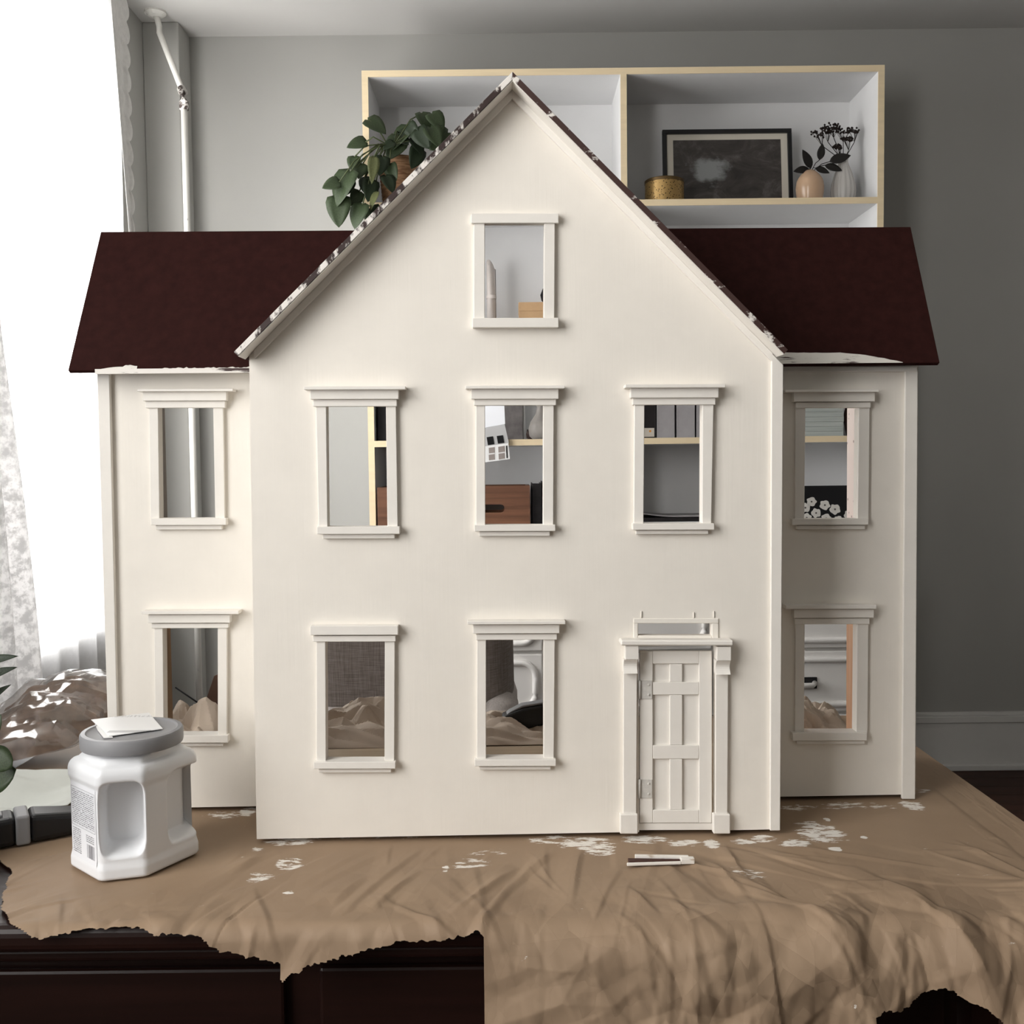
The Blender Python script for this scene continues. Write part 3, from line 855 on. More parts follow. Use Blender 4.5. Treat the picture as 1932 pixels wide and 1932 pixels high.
# traced torn front outline (photo pixels) -> where each column of the sheet ends
outline = [(-400, 1640), (-60, 1660), (0, 1712), (20, 1742), (60, 1768), (95, 1766), (130, 1757), (150, 1751), (200, 1750), (260, 1750), (300, 1764), (335, 1761), (370, 1763), (400, 1786),
           (415, 1795), (440, 1797), (470, 1806), (505, 1813), (524, 1819), (527, 1852), (533, 1854), (548, 1840), (575, 1826), (640, 1808), (700, 1792), (770, 1773), (815, 1774), (850, 1770), (905, 1757), (913, 1766)]
hole = [(1640, 1990), (1650, 1908), (1665, 1903), (1700, 1911), (1722, 1909), (1728, 1893), (1745, 1880), (1765, 1869), (1782, 1867), (1800, 1871), (1815, 1882), (1832, 1881), (1850, 1890), (1870, 1905), (1893, 1925), (1903, 1990)]
rs = random.Random(5)
nX, nV = XX.shape
VM = np.full(nX, TYB - 0.03 - TYF + 0.145)
RCn = np.array(RC)
def projn(x, y, z):
    d = np.stack([x - CAM.x, y - CAM.y, z - CAM.z], -1) @ RCn
    return 966 + F * d[..., 0] / -d[..., 2], 966 - F * d[..., 1] / -d[..., 2]
with np.errstate(all='ignore'):
    GPX, GPY = projn(PX, PY, TZ + PZ)
lim = np.where(GPX < 913, np.interp(GPX, [q[0] for q in outline], [q[1] for q in outline]),
               np.where((GPX > 1640) & (GPX < 1903), np.interp(GPX, [q[0] for q in hole], [q[1] for q in hole]), 2150))
over = (GPY > lim) & (VV > 0.45)
for i in range(nX):
    k = np.argmax(over[i])
    if over[i, k]:
        VM[i] = VV[i, k] + 0.0009 * math.sin(i * 0.61) * math.sin(i * 0.23 + 1) + 0.0006 * math.sin(i * 0.9 + 2 * math.sin(i * 0.31)) + rs.uniform(-0.0003, 0.0003)
# left torn side
lob = [(1560, -60), (1605, -30), (1625, 0), (1642, 22), (1655, 18), (1672, 10), (1690, 5), (1715, 2), (1745, 20), (1768, 58)]
smears = [(1040, 1584, 60, 9, .42), (1100, 1590, 70, 13, .5), (1130, 1602, 45, 14, .45), (1215, 1584, 55, 9, .56), (1290, 1590, 40, 9, .4), (1343, 1592, 18, 11, .6), (1400, 1588, 28, 8, .5), (1440, 1582, 34, 8, .5), (1545, 1570, 52, 24, .47),
          (1500, 1592, 35, 10, .5), (1576, 1602, 13, 5, .8), (1630, 1580, 8, 4, .6), (1560, 1546, 7, 4, .8), (1600, 1520, 120, 8, .36), (1722, 1520, 26, 10, .6), (1500, 1524, 30, 6, .5), (1735, 1490, 22, 6, .35), (490, 1655, 32, 12, .38), (545, 1630, 30, 12, .42),
          (545, 1588, 48, 8, .48), (485, 1603, 14, 6, .4), (890, 1630, 40, 12, .36), (920, 1610, 45, 8, .3), (420, 1538, 45, 8, .38), (468, 1530, 18, 12, .5), (1410, 1648, 36, 15, .38), (720, 1580, 200, 4, .26), (545, 1684, 12, 3, .6), (840, 1640, 8, 10, .4)]
paint = np.zeros_like(XX)
for (px, py, rx, ry, a) in smears:
    c = unZ(px, py, TZ); ex = unZ(px + rx, py, TZ); ey = unZ(px, py + ry, TZ)
    q = ((PX - c.x) / abs(ex.x - c.x)) ** 2 + ((PY - c.y) / max(abs(ey.y - c.y), 0.004)) ** 2
    paint = np.maximum(paint, (a + 0.13) * np.clip(1.35 - q, 0, 1))
verts = []; idx = -np.ones((nX, nV), int); pv = []
keep = np.ones((nX, nV), bool)
keep[:, 1:] = Vs[None, :-1] < VM[:, None]
lbd = np.interp(GPY, [q[0] for q in lob], [q[1] for q in lob])
keep &= ~((XX < -0.3) & (GPY > 1560) & (GPX < lbd - 2 + 1.5 * np.sin(GPY * 0.23) + np.sin(GPY * 0.5)))
cv_ = []; uvv_ = []
crk_ = np.clip(0.16 + 0.28 * front + 0.4 * hz_, 0, 1) * (0.5 + 0.5 * flatm)
faces = []
def vid(i, k):
    if idx[i, k] < 0:
        idx[i, k] = len(verts)
        t = 0.0
        z = PZ2[i, k]; y = PY2[i, k]; x = PX[i, k]
        if k > 0 and Vs[k] > VM[i]:
            t = min(1.0, (Vs[k] - VM[i]) / (Vs[k] - Vs[k - 1]))
            x += (PX[i, k - 1] - x) * t; y += (PY2[i, k - 1] - y) * t; z += (PZ2[i, k - 1] - z) * t
        verts.append((x, y, TZ + z)); pv.append(paint[i, k]); cv_.append(crk_[i, k]); uvv_.append((XX[i, k], VV[i, k]))
    return idx[i, k]
for i in range(nX - 1):
    for k in range(nV - 1):
        if keep[i, k] and keep[i + 1, k] and keep[i, k + 1] and keep[i + 1, k + 1]:
            faces.append((vid(i, k), vid(i + 1, k), vid(i + 1, k + 1), vid(i, k + 1)))
me = bpy.data.meshes.new('kraft_paper')
me.from_pydata(verts, [], faces)
me.materials.append(m_kraft)
for p in me.polygons:
    p.use_smooth = True
at_ = me.attributes.new('paint', 'FLOAT', 'POINT')
at_.data.foreach_set('value', np.array(pv, dtype=np.float32))
at2 = me.attributes.new('crinkle', 'FLOAT', 'POINT')
at2.data.foreach_set('value', np.array(cv_, dtype=np.float32))
uvl_ = me.uv_layers.new(name='sheet')
vi_ = np.empty(len(me.loops), dtype=np.int32); me.loops.foreach_get('vertex_index', vi_)
uvl_.data.foreach_set('uv', np.array(uvv_, dtype=np.float32)[vi_].ravel())
me.set_sharp_from_angle(angle=math.radians(24))
kp = link(bpy.data.objects.new('kraft_paper', me))
if kp.data.polygons[0].normal.z < 0:
    kp.data.flip_normals()
tag(kp, 'creased brown kraft paper sheet spattered with white paint, draped over the table', 'paper')

# crumpled paper heaped behind the house
def heap(name, cx, cy, sx, sy, h, seed, label, m, rot=0.0, flip=1):
    n = 84
    u = np.linspace(-1, 1, n)
    U, V = np.meshgrid(u, u, indexing='ij')
    env = np.clip(1 - np.abs(U) ** 3, 0, 1) * np.clip(1 - np.abs(V) ** 2.4, 0, 1)
    c = 0.75 * facets(U, V, 0.40, seed) + 0.38 * facets(U, V, 0.17, seed + 1)
    Z = env * (0.5 + 0.62 * c) * h
    Z = np.maximum(Z, 0.0004) + 0.0016
    co, si = math.cos(rot), math.sin(rot)
    w_ = crumple(V, U, seed + 5, 8, 0.6, 1.5) * 0.06
    v = []
    for i in range(n):
        for k in range(n):
            x, y = (U[i, k] + w_[i, k]) * sx, (V[i, k] + w_[k, i]) * sy
            v.append((x * co - y * si, x * si + y * co, Z[i, k]))
    f = [(i * n + k, (i + 1) * n + k, (i + 1) * n + k + 1, i * n + k + 1) for i in range(n - 1) for k in range(n - 1)]
    o = mesh_obj(name, v, f, m, None, False)
    smooth_by_angle(o, 9)
    s = o.modifiers.new('thickness', 'SOLIDIFY'); s.thickness = 0.0004
    o.location = (cx, cy, TZ)
    return tag(o, label, 'paper')
heap('crumpled_paper', -0.21, 0.392, 0.115, 0.075, 0.055, 4, 'crumpled kraft paper heap seen through the lower left facade window', m_kraft_lit)
heap('crumpled_paper', 0.025, 0.400, 0.105, 0.075, 0.034, 9, 'flattened crumpled kraft paper behind the lower middle window', m_kraft_lit)
heap('crumpled_paper', -0.435, 0.400, 0.060, 0.075, 0.060, 21, 'crumpled paper heap behind the lower window of the bright wing', m_kraft_lit)
heap('crumpled_paper', 0.408, 0.395, 0.050, 0.065, 0.060, 30, 'crumpled paper heap behind the lower window of the shaded wing', m_kraft_lit)

# ================================================================== THINGS ON THE TABLE
# ---- plastic jug
Zt = TZ
pc = unZ(240, 1600, TZ)
S = 0.117 / 230.0
ang = {'A': math.radians(-8), 'B': math.radians(42), 'L': math.radians(-62)}
def ev(a, l): return Vector((math.cos(a) * l, math.sin(a) * l))
# plan outline, counter-clockwise from the left end of the label face
eLb, eA, eB = ev(math.radians(-62), 121), ev(math.radians(-4), 78), ev(math.radians(41), 129)
P = [Vector((0, 0))]
for e in (eLb, eA, eB, -eLb, -eA):
    P.append(P[-1] + e)
cen = sum(P, Vector((0, 0))) / 6
P = [(p - cen) * S for p in P]
def rounded(P, r, n=8):
    out = []; fid = []
    k = len(P)
    for i in range(k):
        a, b_, c = P[i - 1], P[i], P[(i + 1) % k]
        d1 = (a - b_).normalized(); d2 = (c - b_).normalized()
        ha = math.acos(max(-1, min(1, d1.dot(d2)))) / 2
        t = r / math.tan(ha)
        p1 = b_ + d1 * t; p2 = b_ + d2 * t
        ctr = b_ + (d1 + d2).normalized() * (r / math.sin(ha))
        for j in range(n + 1):
            q = p1.lerp(p2, j / n)
            q = ctr + (q - ctr).normalized() * r
            out.append(q)
    return out
ring0 = rounded(P, 0.009)
# resample by arc length
NP = 280
L_ = [0]
for i in range(len(ring0)):
    L_.append(L_[-1] + (ring0[(i + 1) % len(ring0)] - ring0[i]).length)
def at_len(s):
    s %= L_[-1]
    for i in range(len(ring0)):
        if L_[i + 1] >= s:
            t = (s - L_[i]) / max(1e-9, L_[i + 1] - L_[i])
            return ring0[i].lerp(ring0[(i + 1) % len(ring0)], t)
ring = [at_len(L_[-1] * i / NP) for i in range(NP)]
JH = 0.103           # shoulder height
def jscale(z):
    t = z / JH
    if t < 0.035: return 0.93 + 0.07 * math.sqrt(max(0, 1 - (1 - t / 0.035) ** 2))
    if t < 0.10: return 1.0
    if t < 0.16: return 1.0 - 0.03 * (t - 0.10) / 0.06
    if t < 0.80: return 0.97
    if t < 0.85: return 0.97 + 0.035 * (t - 0.80) / 0.05
    if t < 0.90: return 1.005
    u = (t - 0.90) / 0.10
    return 1.005 - 0.16 * (1 - math.sqrt(max(0, 1 - u * u)))
RN = 0.0385
def smst(a, b_, x):
    t = max(0, min(1, (x - a) / (b_ - a))); return t * t * (3 - 2 * t)
fA0, fA1 = P[1], P[2]
fB0, fB1 = P[2], P[3]
pc = Vector((-0.360, -0.043, TZ))
jug = thing('plastic_jug', 'white plastic jug with moulded grip and grey screw lid on the paper', 'jug', (pc.x, pc.y, TZ + 0.0012), math.radians(20))
def grip(p, z, a, b_, u0, u1, z0, z1, depth):
    d = b_ - a; L = d.length; d = d / L
    nrm = Vector((d.y, -d.x))
    u = (p - a).dot(d) / L
    if abs((p - a).dot(nrm)) > 0.02: return 0
    if (p - a).dot(nrm) < -0.012: return 0
    zz = (z - z0) / (z1 - z0); uu = (u - u0) / (u1 - u0)
    e = (abs(2 * uu - 1) ** 5 + abs(2 * zz - 1) ** 5) ** 0.2
    return depth * (1 - smst(0.80, 1.04, e))
v = []; nz_ = 84
zl = [JH * i / nz_ for i in range(nz_ + 1)]
for z in zl:
    s = jscale(z)
    for p in ring:
        q = p * s
        g = grip(p, z, fA0, fA1, 0.0, 1.0, 0.021, 0.0890, 0.027)
        if g > 0:
            d = (fA1 - fA0).normalized(); q = q - Vector((d.y, -d.x)) * g
        g = grip(p, z, fB0, fB1, 0.42, 1.10, 0.020, 0.0890, 0.017)
        if g > 0:
            d = (fB1 - fB0).normalized(); q = q - Vector((d.y, -d.x)) * g
        v.append((q.x, q.y, z))
# shoulder blends the outline into the round neck
for k in range(1, 15):
    t = k / 14
    z = JH + 0.0055 * math.sin(t * math.pi / 2)
    for p in ring:
        q = p * jscale(JH)
        c = p.normalized() * RN
        q = q.lerp(c, t)
        v.append((q.x, q.y, z))
for z in (JH + 0.012,):
    for p in ring:
        c = p.normalized() * RN
        v.append((c.x, c.y, z))
nr = len(v) // NP
f = [(i * NP + j, i * NP + (j + 1) % NP, (i + 1) * NP + (j + 1) % NP, (i + 1) * NP + j) for i in range(nr - 1) for j in range(NP)]
f.append(tuple(range(NP - 1, -1, -1))); f.append(tuple((nr - 1) * NP + j for j in range(NP)))
m_jug, nt, bs = new_mat('white_hdpe')
bs.inputs['Base Color'].default_value = (0.84, 0.85, 0.87, 1)
bs.inputs['Roughness'].default_value = 0.32
bs.inputs['Subsurface Weight'].default_value = 0.15
bs.inputs['Subsurface Radius'].default_value = (0.004, 0.004, 0.004)
jb = mesh_obj('body', v, f, m_jug, jug, True)
lz = JH + 0.0075
MB().lathe([(0.040, lz), (0.0455, lz + 0.001), (0.0460, lz + 0.003), (0.0460, lz + 0.0125), (0.0448, lz + 0.0142), (0.041, lz + 0.0145), (0.040, lz + 0.0135), (0.039, lz + 0.013), (0.02, lz + 0.013)], 64).build('lid', m_grey, jug, True)
smooth_by_angle(C.objects[-1], 40)
LIDZ = TZ + lz + 0.0147
# label on the left face
m_label, nt, bs = new_mat('printed_label')
tc = N(nt, 'ShaderNodeTexCoord'); sp = N(nt, 'ShaderNodeSeparateXYZ')
nt.links.new(tc.outputs['UV'], sp.inputs[0])
def mth(op, a, b_=None, c=None):
    n = N(nt, 'ShaderNodeMath', operation=op)
    for i, q in enumerate((a, b_, c)):
        if q is None: continue
        if isinstance(q, (int, float)): n.inputs[i].default_value = q
        else: nt.links.new(q, n.inputs[i])
    return n.outputs[0]
U_, V_ = sp.outputs[0], sp.outputs[1]
def between(x, a, b_): return mth('MULTIPLY', mth('GREATER_THAN', x, a), mth('LESS_THAN', x, b_))
row = mth('FRACT', mth('MULTIPLY', V_, 38.0))
nzl = N(nt, 'ShaderNodeTexNoise'); nzl.inputs['Scale'].default_value = 1.0
mpl = N(nt, 'ShaderNodeMapping'); mpl.inputs['Scale'].default_value = (70, 19, 1)
nt.links.new(tc.outputs['UV'], mpl.inputs[0]); nt.links.new(mpl.outputs[0], nzl.inputs['Vector'])
words = mth('MULTIPLY', between(row, 0.25, 0.8), mth('GREATER_THAN', nzl.outputs[0], 0.45))
txt = mth('MULTIPLY', words, mth('MULTIPLY', between(U_, 0.05, 0.92), between(V_, 0.44, 0.93)))
lines2 = mth('MULTIPLY', mth('MULTIPLY', words, between(U_, 0.58, 0.9)), between(V_, 0.27, 0.37))
small = mth('MULTIPLY', mth('MULTIPLY', words, between(U_, 0.05, 0.38)), between(V_, 0.05, 0.4))
bar = mth('MULTIPLY', mth('GREATER_THAN', mth('FRACT', mth('MULTIPLY', mth('ADD', U_, mth('MULTIPLY', mth('SINE', mth('MULTIPLY', U_, 91.0)), 0.02)), 26.0)), 0.4), mth('MULTIPLY', between(U_, 0.58, 0.92), between(V_, 0.06, 0.24)))
fr_ = mth('SUBTRACT', mth('MULTIPLY', between(U_, 0.02, 0.96), between(V_, 0.42, 0.95)), mth('MULTIPLY', between(U_, 0.032, 0.948), between(V_, 0.425, 0.945)))
allp = mth('MINIMUM', mth('ADD', mth('ADD', mth('ADD', txt, lines2), mth('ADD', small, bar)), fr_), 1.0)
mxl = N(nt, 'ShaderNodeMix', data_type='RGBA')
nt.links.new(allp, mxl.inputs[0])
mxl.inputs[6].default_value = (0.84, 0.85, 0.88, 1); mxl.inputs[7].default_value = (0.2, 0.2, 0.22, 1)
nt.links.new(mxl.outputs[2], bs.inputs['Base Color'])
bs.inputs['Roughness'].default_value = 0.4
# the label follows the left face between 8% and 97% of its width
q0, q1 = P[0], P[1]
d = (q1 - q0).normalized(); nrm = Vector((d.y, -d.x))
vv = []; ff = []; uvs = []
nu, nvv = 14, 14
for k in range(nvv + 1):
    z = 0.013 + (0.0815 - 0.013) * k / nvv
    for i in range(nu + 1):
        u = 0.10 + 0.82 * i / nu
        p = (q0.lerp(q1, u)) * jscale(z) + nrm * 0.0004
        vv.append((p.x, p.y, z)); uvs.append((i / nu, k / nvv))
for k in range(nvv):
    for i in range(nu):
        a = k * (nu + 1) + i
        ff.append((a, a + 1, a + nu + 2, a + nu + 1))
lo_ = mesh_obj('label', vv, ff, m_label, jug, True)
uvl = lo_.data.uv_layers.new(name='UVMap')
for lp in lo_.data.loops:
    uvl.data[lp.index].uv = uvs[lp.vertex_index]

# cards on the lid
def card(name, pts, z, m, label, t=0.0006, group=None):
    c = sum((Vector(p) for p in pts), Vector((0, 0))) / len(pts)
    v = [(p[0] - c.x, p[1] - c.y, 0) for p in pts]
    o = MB().prism([Vector((a, b_, t)) for a, b_, _ in v], [Vector((a, b_, 0)) for a, b_, _ in v]).build(name, m)
    o.location = (c.x, c.y, z)
    return tag(o, label, 'card', group)
m_card, nt, bs = new_mat('printed_card')
tc = N(nt, 'ShaderNodeTexCoord'); sp = N(nt, 'ShaderNodeSeparateXYZ'); nt.links.new(tc.outputs['Generated'], sp.inputs[0])
U_, V_ = sp.outputs[0], sp.outputs[1]
k1 = mth('MULTIPLY', between(U_, 0.42, 0.9), between(V_, 0.13, 0.22))
nzl = N(nt, 'ShaderNodeTexNoise'); nzl.inputs['Scale'].default_value = 1.0
mpl = N(nt, 'ShaderNodeMapping'); mpl.inputs['Scale'].default_value = (60, 6, 1)
nt.links.new(tc.outputs['Generated'], mpl.inputs[0]); nt.links.new(mpl.outputs[0], nzl.inputs['Vector'])
k2 = mth('MULTIPLY', mth('GREATER_THAN', nzl.outputs[0], 0.52), mth('MULTIPLY', between(V_, 0.8, 0.88), between(U_, 0.2, 0.85)))
k3 = mth('MULTIPLY', mth('MINIMUM', mth('ADD', k1, k2), 1.0), 0.6)
mxl = N(nt, 'ShaderNodeMix', data_type='RGBA'); nt.links.new(k3, mxl.inputs[0])
mxl.inputs[6].default_value = (0.86, 0.86, 0.86, 1); mxl.inputs[7].default_value = (0.3, 0.3, 0.3, 1)
nt.links.new(mxl.outputs[2], bs.inputs['Base Color'])
def lidpt(px, py):
    p = unZ(px, py, LIDZ); return (p.x, p.y)
card('paper_card', [lidpt(179, 1366), lidpt(213, 1392), lidpt(196, 1393), lidpt(184, 1378)], LIDZ, m_paper, 'small white slip of paper under the printed card on the jug lid')
card('printed_card', [lidpt(172, 1360), lidpt(281, 1347), lidpt(307, 1377), lidpt(206, 1391)], LIDZ + 0.0007, m_card, 'white printed card lying on the grey jug lid')

# ---- clear plastic bag with brown contents
m_film, nt, bs = new_mat('clear_plastic_film')
nt.nodes.remove(bs)
tr = N(nt, 'ShaderNodeBsdfTransparent'); gl = N(nt, 'ShaderNodeBsdfGlossy'); mx = N(nt, 'ShaderNodeMixShader'); lw = N(nt, 'ShaderNodeLayerWeight')
gl.inputs['Roughness'].default_value = 0.12; lw.inputs['Blend'].default_value = 0.35
tr.inputs[0].default_value = (0.95, 0.93, 0.92, 1)
mr = N(nt, 'ShaderNodeMapRange'); mr.inputs['To Min'].default_value = 0.12; mr.inputs['To Max'].default_value = 0.75
nt.links.new(lw.outputs['Facing'], mr.inputs['Value']); nt.links.new(mr.outputs[0], mx.inputs[0])
nt.links.new(tr.outputs[0], mx.inputs[1]); nt.links.new(gl.outputs[0], mx.inputs[2])
df = N(nt, 'ShaderNodeBsdfDiffuse'); df.inputs[0].default_value = (0.85, 0.83, 0.82, 1); m2_ = N(nt, 'ShaderNodeMixShader'); m2_.inputs[0].default_value = 0.05
nt.links.new(mx.outputs[0], m2_.inputs[1]); nt.links.new(df.outputs[0], m2_.inputs[2])
nt.links.new(m2_.outputs[0], nt.nodes['Material Output'].inputs[0])
def blob(name, sx, sy, sz, seed, m, parent, lump, rise=0.0):
    bm = bmesh.new()
    bmesh.ops.create_icosphere(bm, subdivisions=5, radius=1)
    P3 = np.array([v.co[:] for v in bm.verts])
    c = facets(P3[:, 0] + 0.3 * P3[:, 2], P3[:, 1] + 0.5 * P3[:, 2], 0.45, seed) + 0.4 * facets(P3[:, 0] - 0.4 * P3[:, 2], P3[:, 1] + 0.9 * P3[:, 2], 0.2, seed + 2)
    for i, v in enumerate(bm.verts):
        k = 1 + lump * c[i]
        z = max(v.co.z, -0.25) * sz * k
        v.co = (v.co.x * sx * k, v.co.y * sy * k, z + rise * v.co.x)
    zmin = min(v.co.z for v in bm.verts)
    for v in bm.verts:
        v.co.z -= zmin - 0.0012
    me = bpy.data.meshes.new(name); bm.to_mesh(me); bm.free()
    me.materials.append(m)
    o = link(bpy.data.objects.new(name, me), parent)
    smooth_by_angle(o, 14)
    return o
bc = unZ(105, 1470, TZ)
bag = thing('plastic_bag', 'crinkled clear plastic bag of brown paper behind the white jug', 'bag', (bc.x - 0.03, bc.y + 0.07, TZ), 0.1)
blob('film', 0.092, 0.05, 0.066, 3, m_film, bag, 0.2, 0.022)
blob('contents', 0.084, 0.043, 0.060, 3, mat('brown_packing', (0.2, 0.135, 0.095), 0.7, 0.2, 0.3, (60, 60, 60)), bag, 0.2, 0.022)

# ---- sheet of pale waxed paper
wp = unZ(60, 1515, TZ)
n = 40
u = np.linspace(-1, 1, n)
U, V = np.meshgrid(u, u, indexing='ij')
Zc = 0.030 * (0.5 + 0.5 * crumple(U, V, 14, 8, 0.35, 0.8)) * np.clip(1 - 0.6 * V ** 2, 0, 1) + 0.003
v = [(U[i, k] * 0.082 + 0.02 * V[i, k], V[i, k] * 0.05, Zc[i, k]) for i in range(n) for k in range(n)]
f = [(i * n + k, (i + 1) * n + k, (i + 1) * n + k + 1, i * n + k + 1) for i in range(n - 1) for k in range(n - 1)]
o = mesh_obj('waxed_paper', v, f, mat('waxed_paper', (0.62, 0.64, 0.60), 0.4, 0.4, 0.05, (20, 20, 20)), None, True)
o.modifiers.new('thickness', 'SOLIDIFY').thickness = 0.0004
o.location = (wp.x - 0.005, wp.y + 0.012, TZ)
tag(o, 'pale translucent waxed paper lying between the plastic bag and the black cutter', 'paper')

# ---- black cutter with grey band
ct = unZ(45, 1590, TZ)
cu = thing('box_cutter', 'chunky black box cutter with grey band lying beside the jug', 'tool', (ct.x - 0.005, ct.y + 0.004, TZ + 0.0015), math.radians(30))
cu.scale = (1.3, 1.3, 1.3)
def handle(x0, x1, w0, w1, h0, h1, name, m, z=0.0, bevel=0.004):
    fr = [Vector((x0, -w0, z)), Vector((x0, w0, z)), Vector((x0, w0, z + h0)), Vector((x0, -w0, z + h0))]
    bk = [Vector((x1, -w1, z)), Vector((x1, w1, z)), Vector((x1, w1, z + h1)), Vector((x1, -w1, z + h1))]
    return MB().prism(fr, bk).build(name, m, cu, False, bevel, 3)
handle(-0.075, -0.004, 0.013, 0.014, 0.020, 0.022, 'handle', m_black)
handle(-0.004, 0.006, 0.0145, 0.0145, 0.0225, 0.0225, 'band', m_grey, 0, 0.002)
handle(0.006, 0.048, 0.014, 0.011, 0.022, 0.016, 'nose', m_black)
handle(-0.06, -0.012, 0.006, 0.006, 0.003, 0.003, 'slider', m_grey, 0.0205, 0.001)

# ---- leaves
def leaf_mesh(name, l, wd, m, shape=1.0, droop=0.25, fold=0.18, rows=8, heart=0.0):
    v = []; f = []
    for i in range(rows + 1):
        t = i / rows
        hw = wd / 2 * (math.sin(math.pi * min(1, t ** (0.62 if heart else 0.8))) ** shape) * (1 + heart * max(0, 0.35 - t))
        if i == 0: hw = wd * (0.10 if heart else 0.03)
        if i == rows: hw = 0.0004
        z = -droop * l * t * t
        for sx in (-1, -0.5, 0, 0.5, 1):
            back = -heart * l * 0.10 * abs(sx) if i <= 1 else 0
            v.append((sx * hw, t * l + back, z + fold * abs(sx) * hw))
    for i in range(rows):
        for j in range(4):
            a = i * 5 + j
            f.append((a, a + 1, a + 6, a + 5))
    me = bpy.data.meshes.new(name)
    me.from_pydata(v, [], f)
    me.materials.append(m)
    for p in me.polygons: p.use_smooth = True
    return me
def put_leaf(me, base, tip_dir, face_dir, scale, parent, name='leaf'):
    y = Vector(tip_dir).normalized()
    z = Vector(face_dir); z = (z - y * z.dot(y)).normalized()
    x = y.cross(z)
    o = link(bpy.data.objects.new(name, me), parent)
    m = Matrix((x, y, z)).transposed().to_4x4()
    m = m @ Matrix.Scale(scale, 4)
    m.translation = Vector(base)
    o.matrix_local = m
    s = o.modifiers.new('thickness', 'SOLIDIFY'); s.thickness = 0.0006
    return o

# ---- potted plant at the left edge
fp = unZ(-200, 1660, TZ)
pot = thing('potted_plant', 'small houseplant with round and narrow leaves at the left edge', 'plant', (fp.x, fp.y, TZ))
MB().lathe([(0.030, 0.001), (0.034, 0.004), (0.042, 0.05), (0.044, 0.052), (0.044, 0.058), (0.040, 0.058), (0.038, 0.052), (0.01, 0.050)], 40).build('pot', m_blackmat, pot, True)
smooth_by_angle(C.objects[-1], 35)
me_r = leaf_mesh('round_leaf', 1.0, 0.85, m_leaf, 0.6, 0.12, 0.1)
me_n = leaf_mesh('narrow_leaf', 1.0, 0.26, m_leaf2, 0.9, 0.25, 0.2)
def at_px(px, py, Y, root):
    return unY(px, py, Y) - Vector(root.location)
top = Vector((0, 0, 0.055))
for (bx, by, tx, ty, me_, wdt) in ((-25, 1420, 20, 1447, me_r, 0), (-22, 1480, 24, 1452, me_r, 0), (-30, 1250, 22, 1234, me_n, 0), (-34, 1282, 19, 1256, me_n, 0), (-22, 1322, 9, 1292, me_n, 0), (-40, 1310, -10, 1270, me_n, 0), (-30, 1390, -4, 1350, me_r, 0)):
    Y = fp.y + 0.008 * ((bx * 7) % 5 - 2)
    p0 = at_px(bx, by, Y, pot); p1 = at_px(tx, ty, Y - 0.008, pot)
    put_leaf(me_, p0, p1 - p0, (0.1, -1, 0.55), (p1 - p0).length, pot)
    mid = top.lerp(p0, 0.55) + Vector((-0.004, 0, 0.006))
    MB().tube([top + Vector((0.004 * math.sin(bx), 0, -0.004)), mid, p0], 0.0011, 6).build('stem', m_stem, pot, True)

# ---- paint-smeared wooden clip in front of the door
k0, k1_ = unZ(1182, 1636, TZ), unZ(1310, 1634, TZ)
cl = thing('wooden_clip', 'paint-smeared wooden clip lying on the paper in front of the door', 'clip', (k0.x, k0.y, TZ + 0.0026), math.atan2(k1_.y - k0.y, k1_.x - k0.x))
LL = (k1_ - k0).length
m_clip = smear_mat('painted_stick', (0.55, 0.45, 0.36), (0.84, 0.80, 0.74), 0.38, 0.46, (60, 200, 200))
m_clipd = mat('dark_wood_inside', (0.06, 0.025, 0.018), 0.6, 0.3, 0.3, (80, 300, 300))
def stick(x0, x1, ya0, ya1, yb0, yb1, h, name, m, z=0.0):
    fr = [Vector((x0, ya0, z)), Vector((x0, ya1, z)), Vector((x0, ya1, z + h)), Vector((x0, ya0, z + h))]
    bk = [Vector((x1, yb0, z)), Vector((x1, yb1, z)), Vector((x1, yb1, z + h)), Vector((x1, yb0, z + h))]
    MB().prism(fr, bk).build(name, m, cl, False, 0.0006, 2)
stick(0.009, LL * 0.93, 0.0065, 0.0105, 0.0025, 0.0065, 0.0055, 'arm', m_clip)
stick(0.0, LL * 0.80, -0.0045, -0.0018, -0.0025, 0.0, 0.0026, 'arm', m_clip)
stick(0.002, LL * 0.79, -0.0018, 0.0062, 0.0, 0.0024, 0.0036, 'inner_strip', m_clipd)
stick(LL * 0.80, LL, -0.0022, 0.0060, -0.002, 0.0042, 0.0050, 'head', m_clip)

# ---- black tool behind the house
t0 = unZ(985, 1378, TZ)
bt = thing('stapler', 'black tapered hand stapler lying on crumpled paper behind the house', 'tool', (t0.x, t0.y, TZ + 0.002), math.radians(4))
pr = [(-0.027, 0.005), (-0.027, 0.021), (0.0, 0.031), (0.035, 0.036), (0.075, 0.036), (0.09, 0.030), (0.09, 0.013), (0.05, 0.013), (0.03, 0.008), (0.0, 0.001)]
MB().prism([Vector((x, -0.014, z)) for x, z in pr], [Vector((x, 0.014, z)) for x, z in pr]).build('body', m_black, bt, False, 0.003, 3)
pr = [(-0.022, 0.0225), (0.0, 0.0318), (0.03, 0.0365), (0.03, 0.039), (0.0, 0.035), (-0.018, 0.0262)]
MB().prism([Vector((x, -0.009, z)) for x, z in pr], [Vector((x, 0.009, z)) for x, z in pr]).build('top_lever', m_grey, bt, False, 0.001, 2)

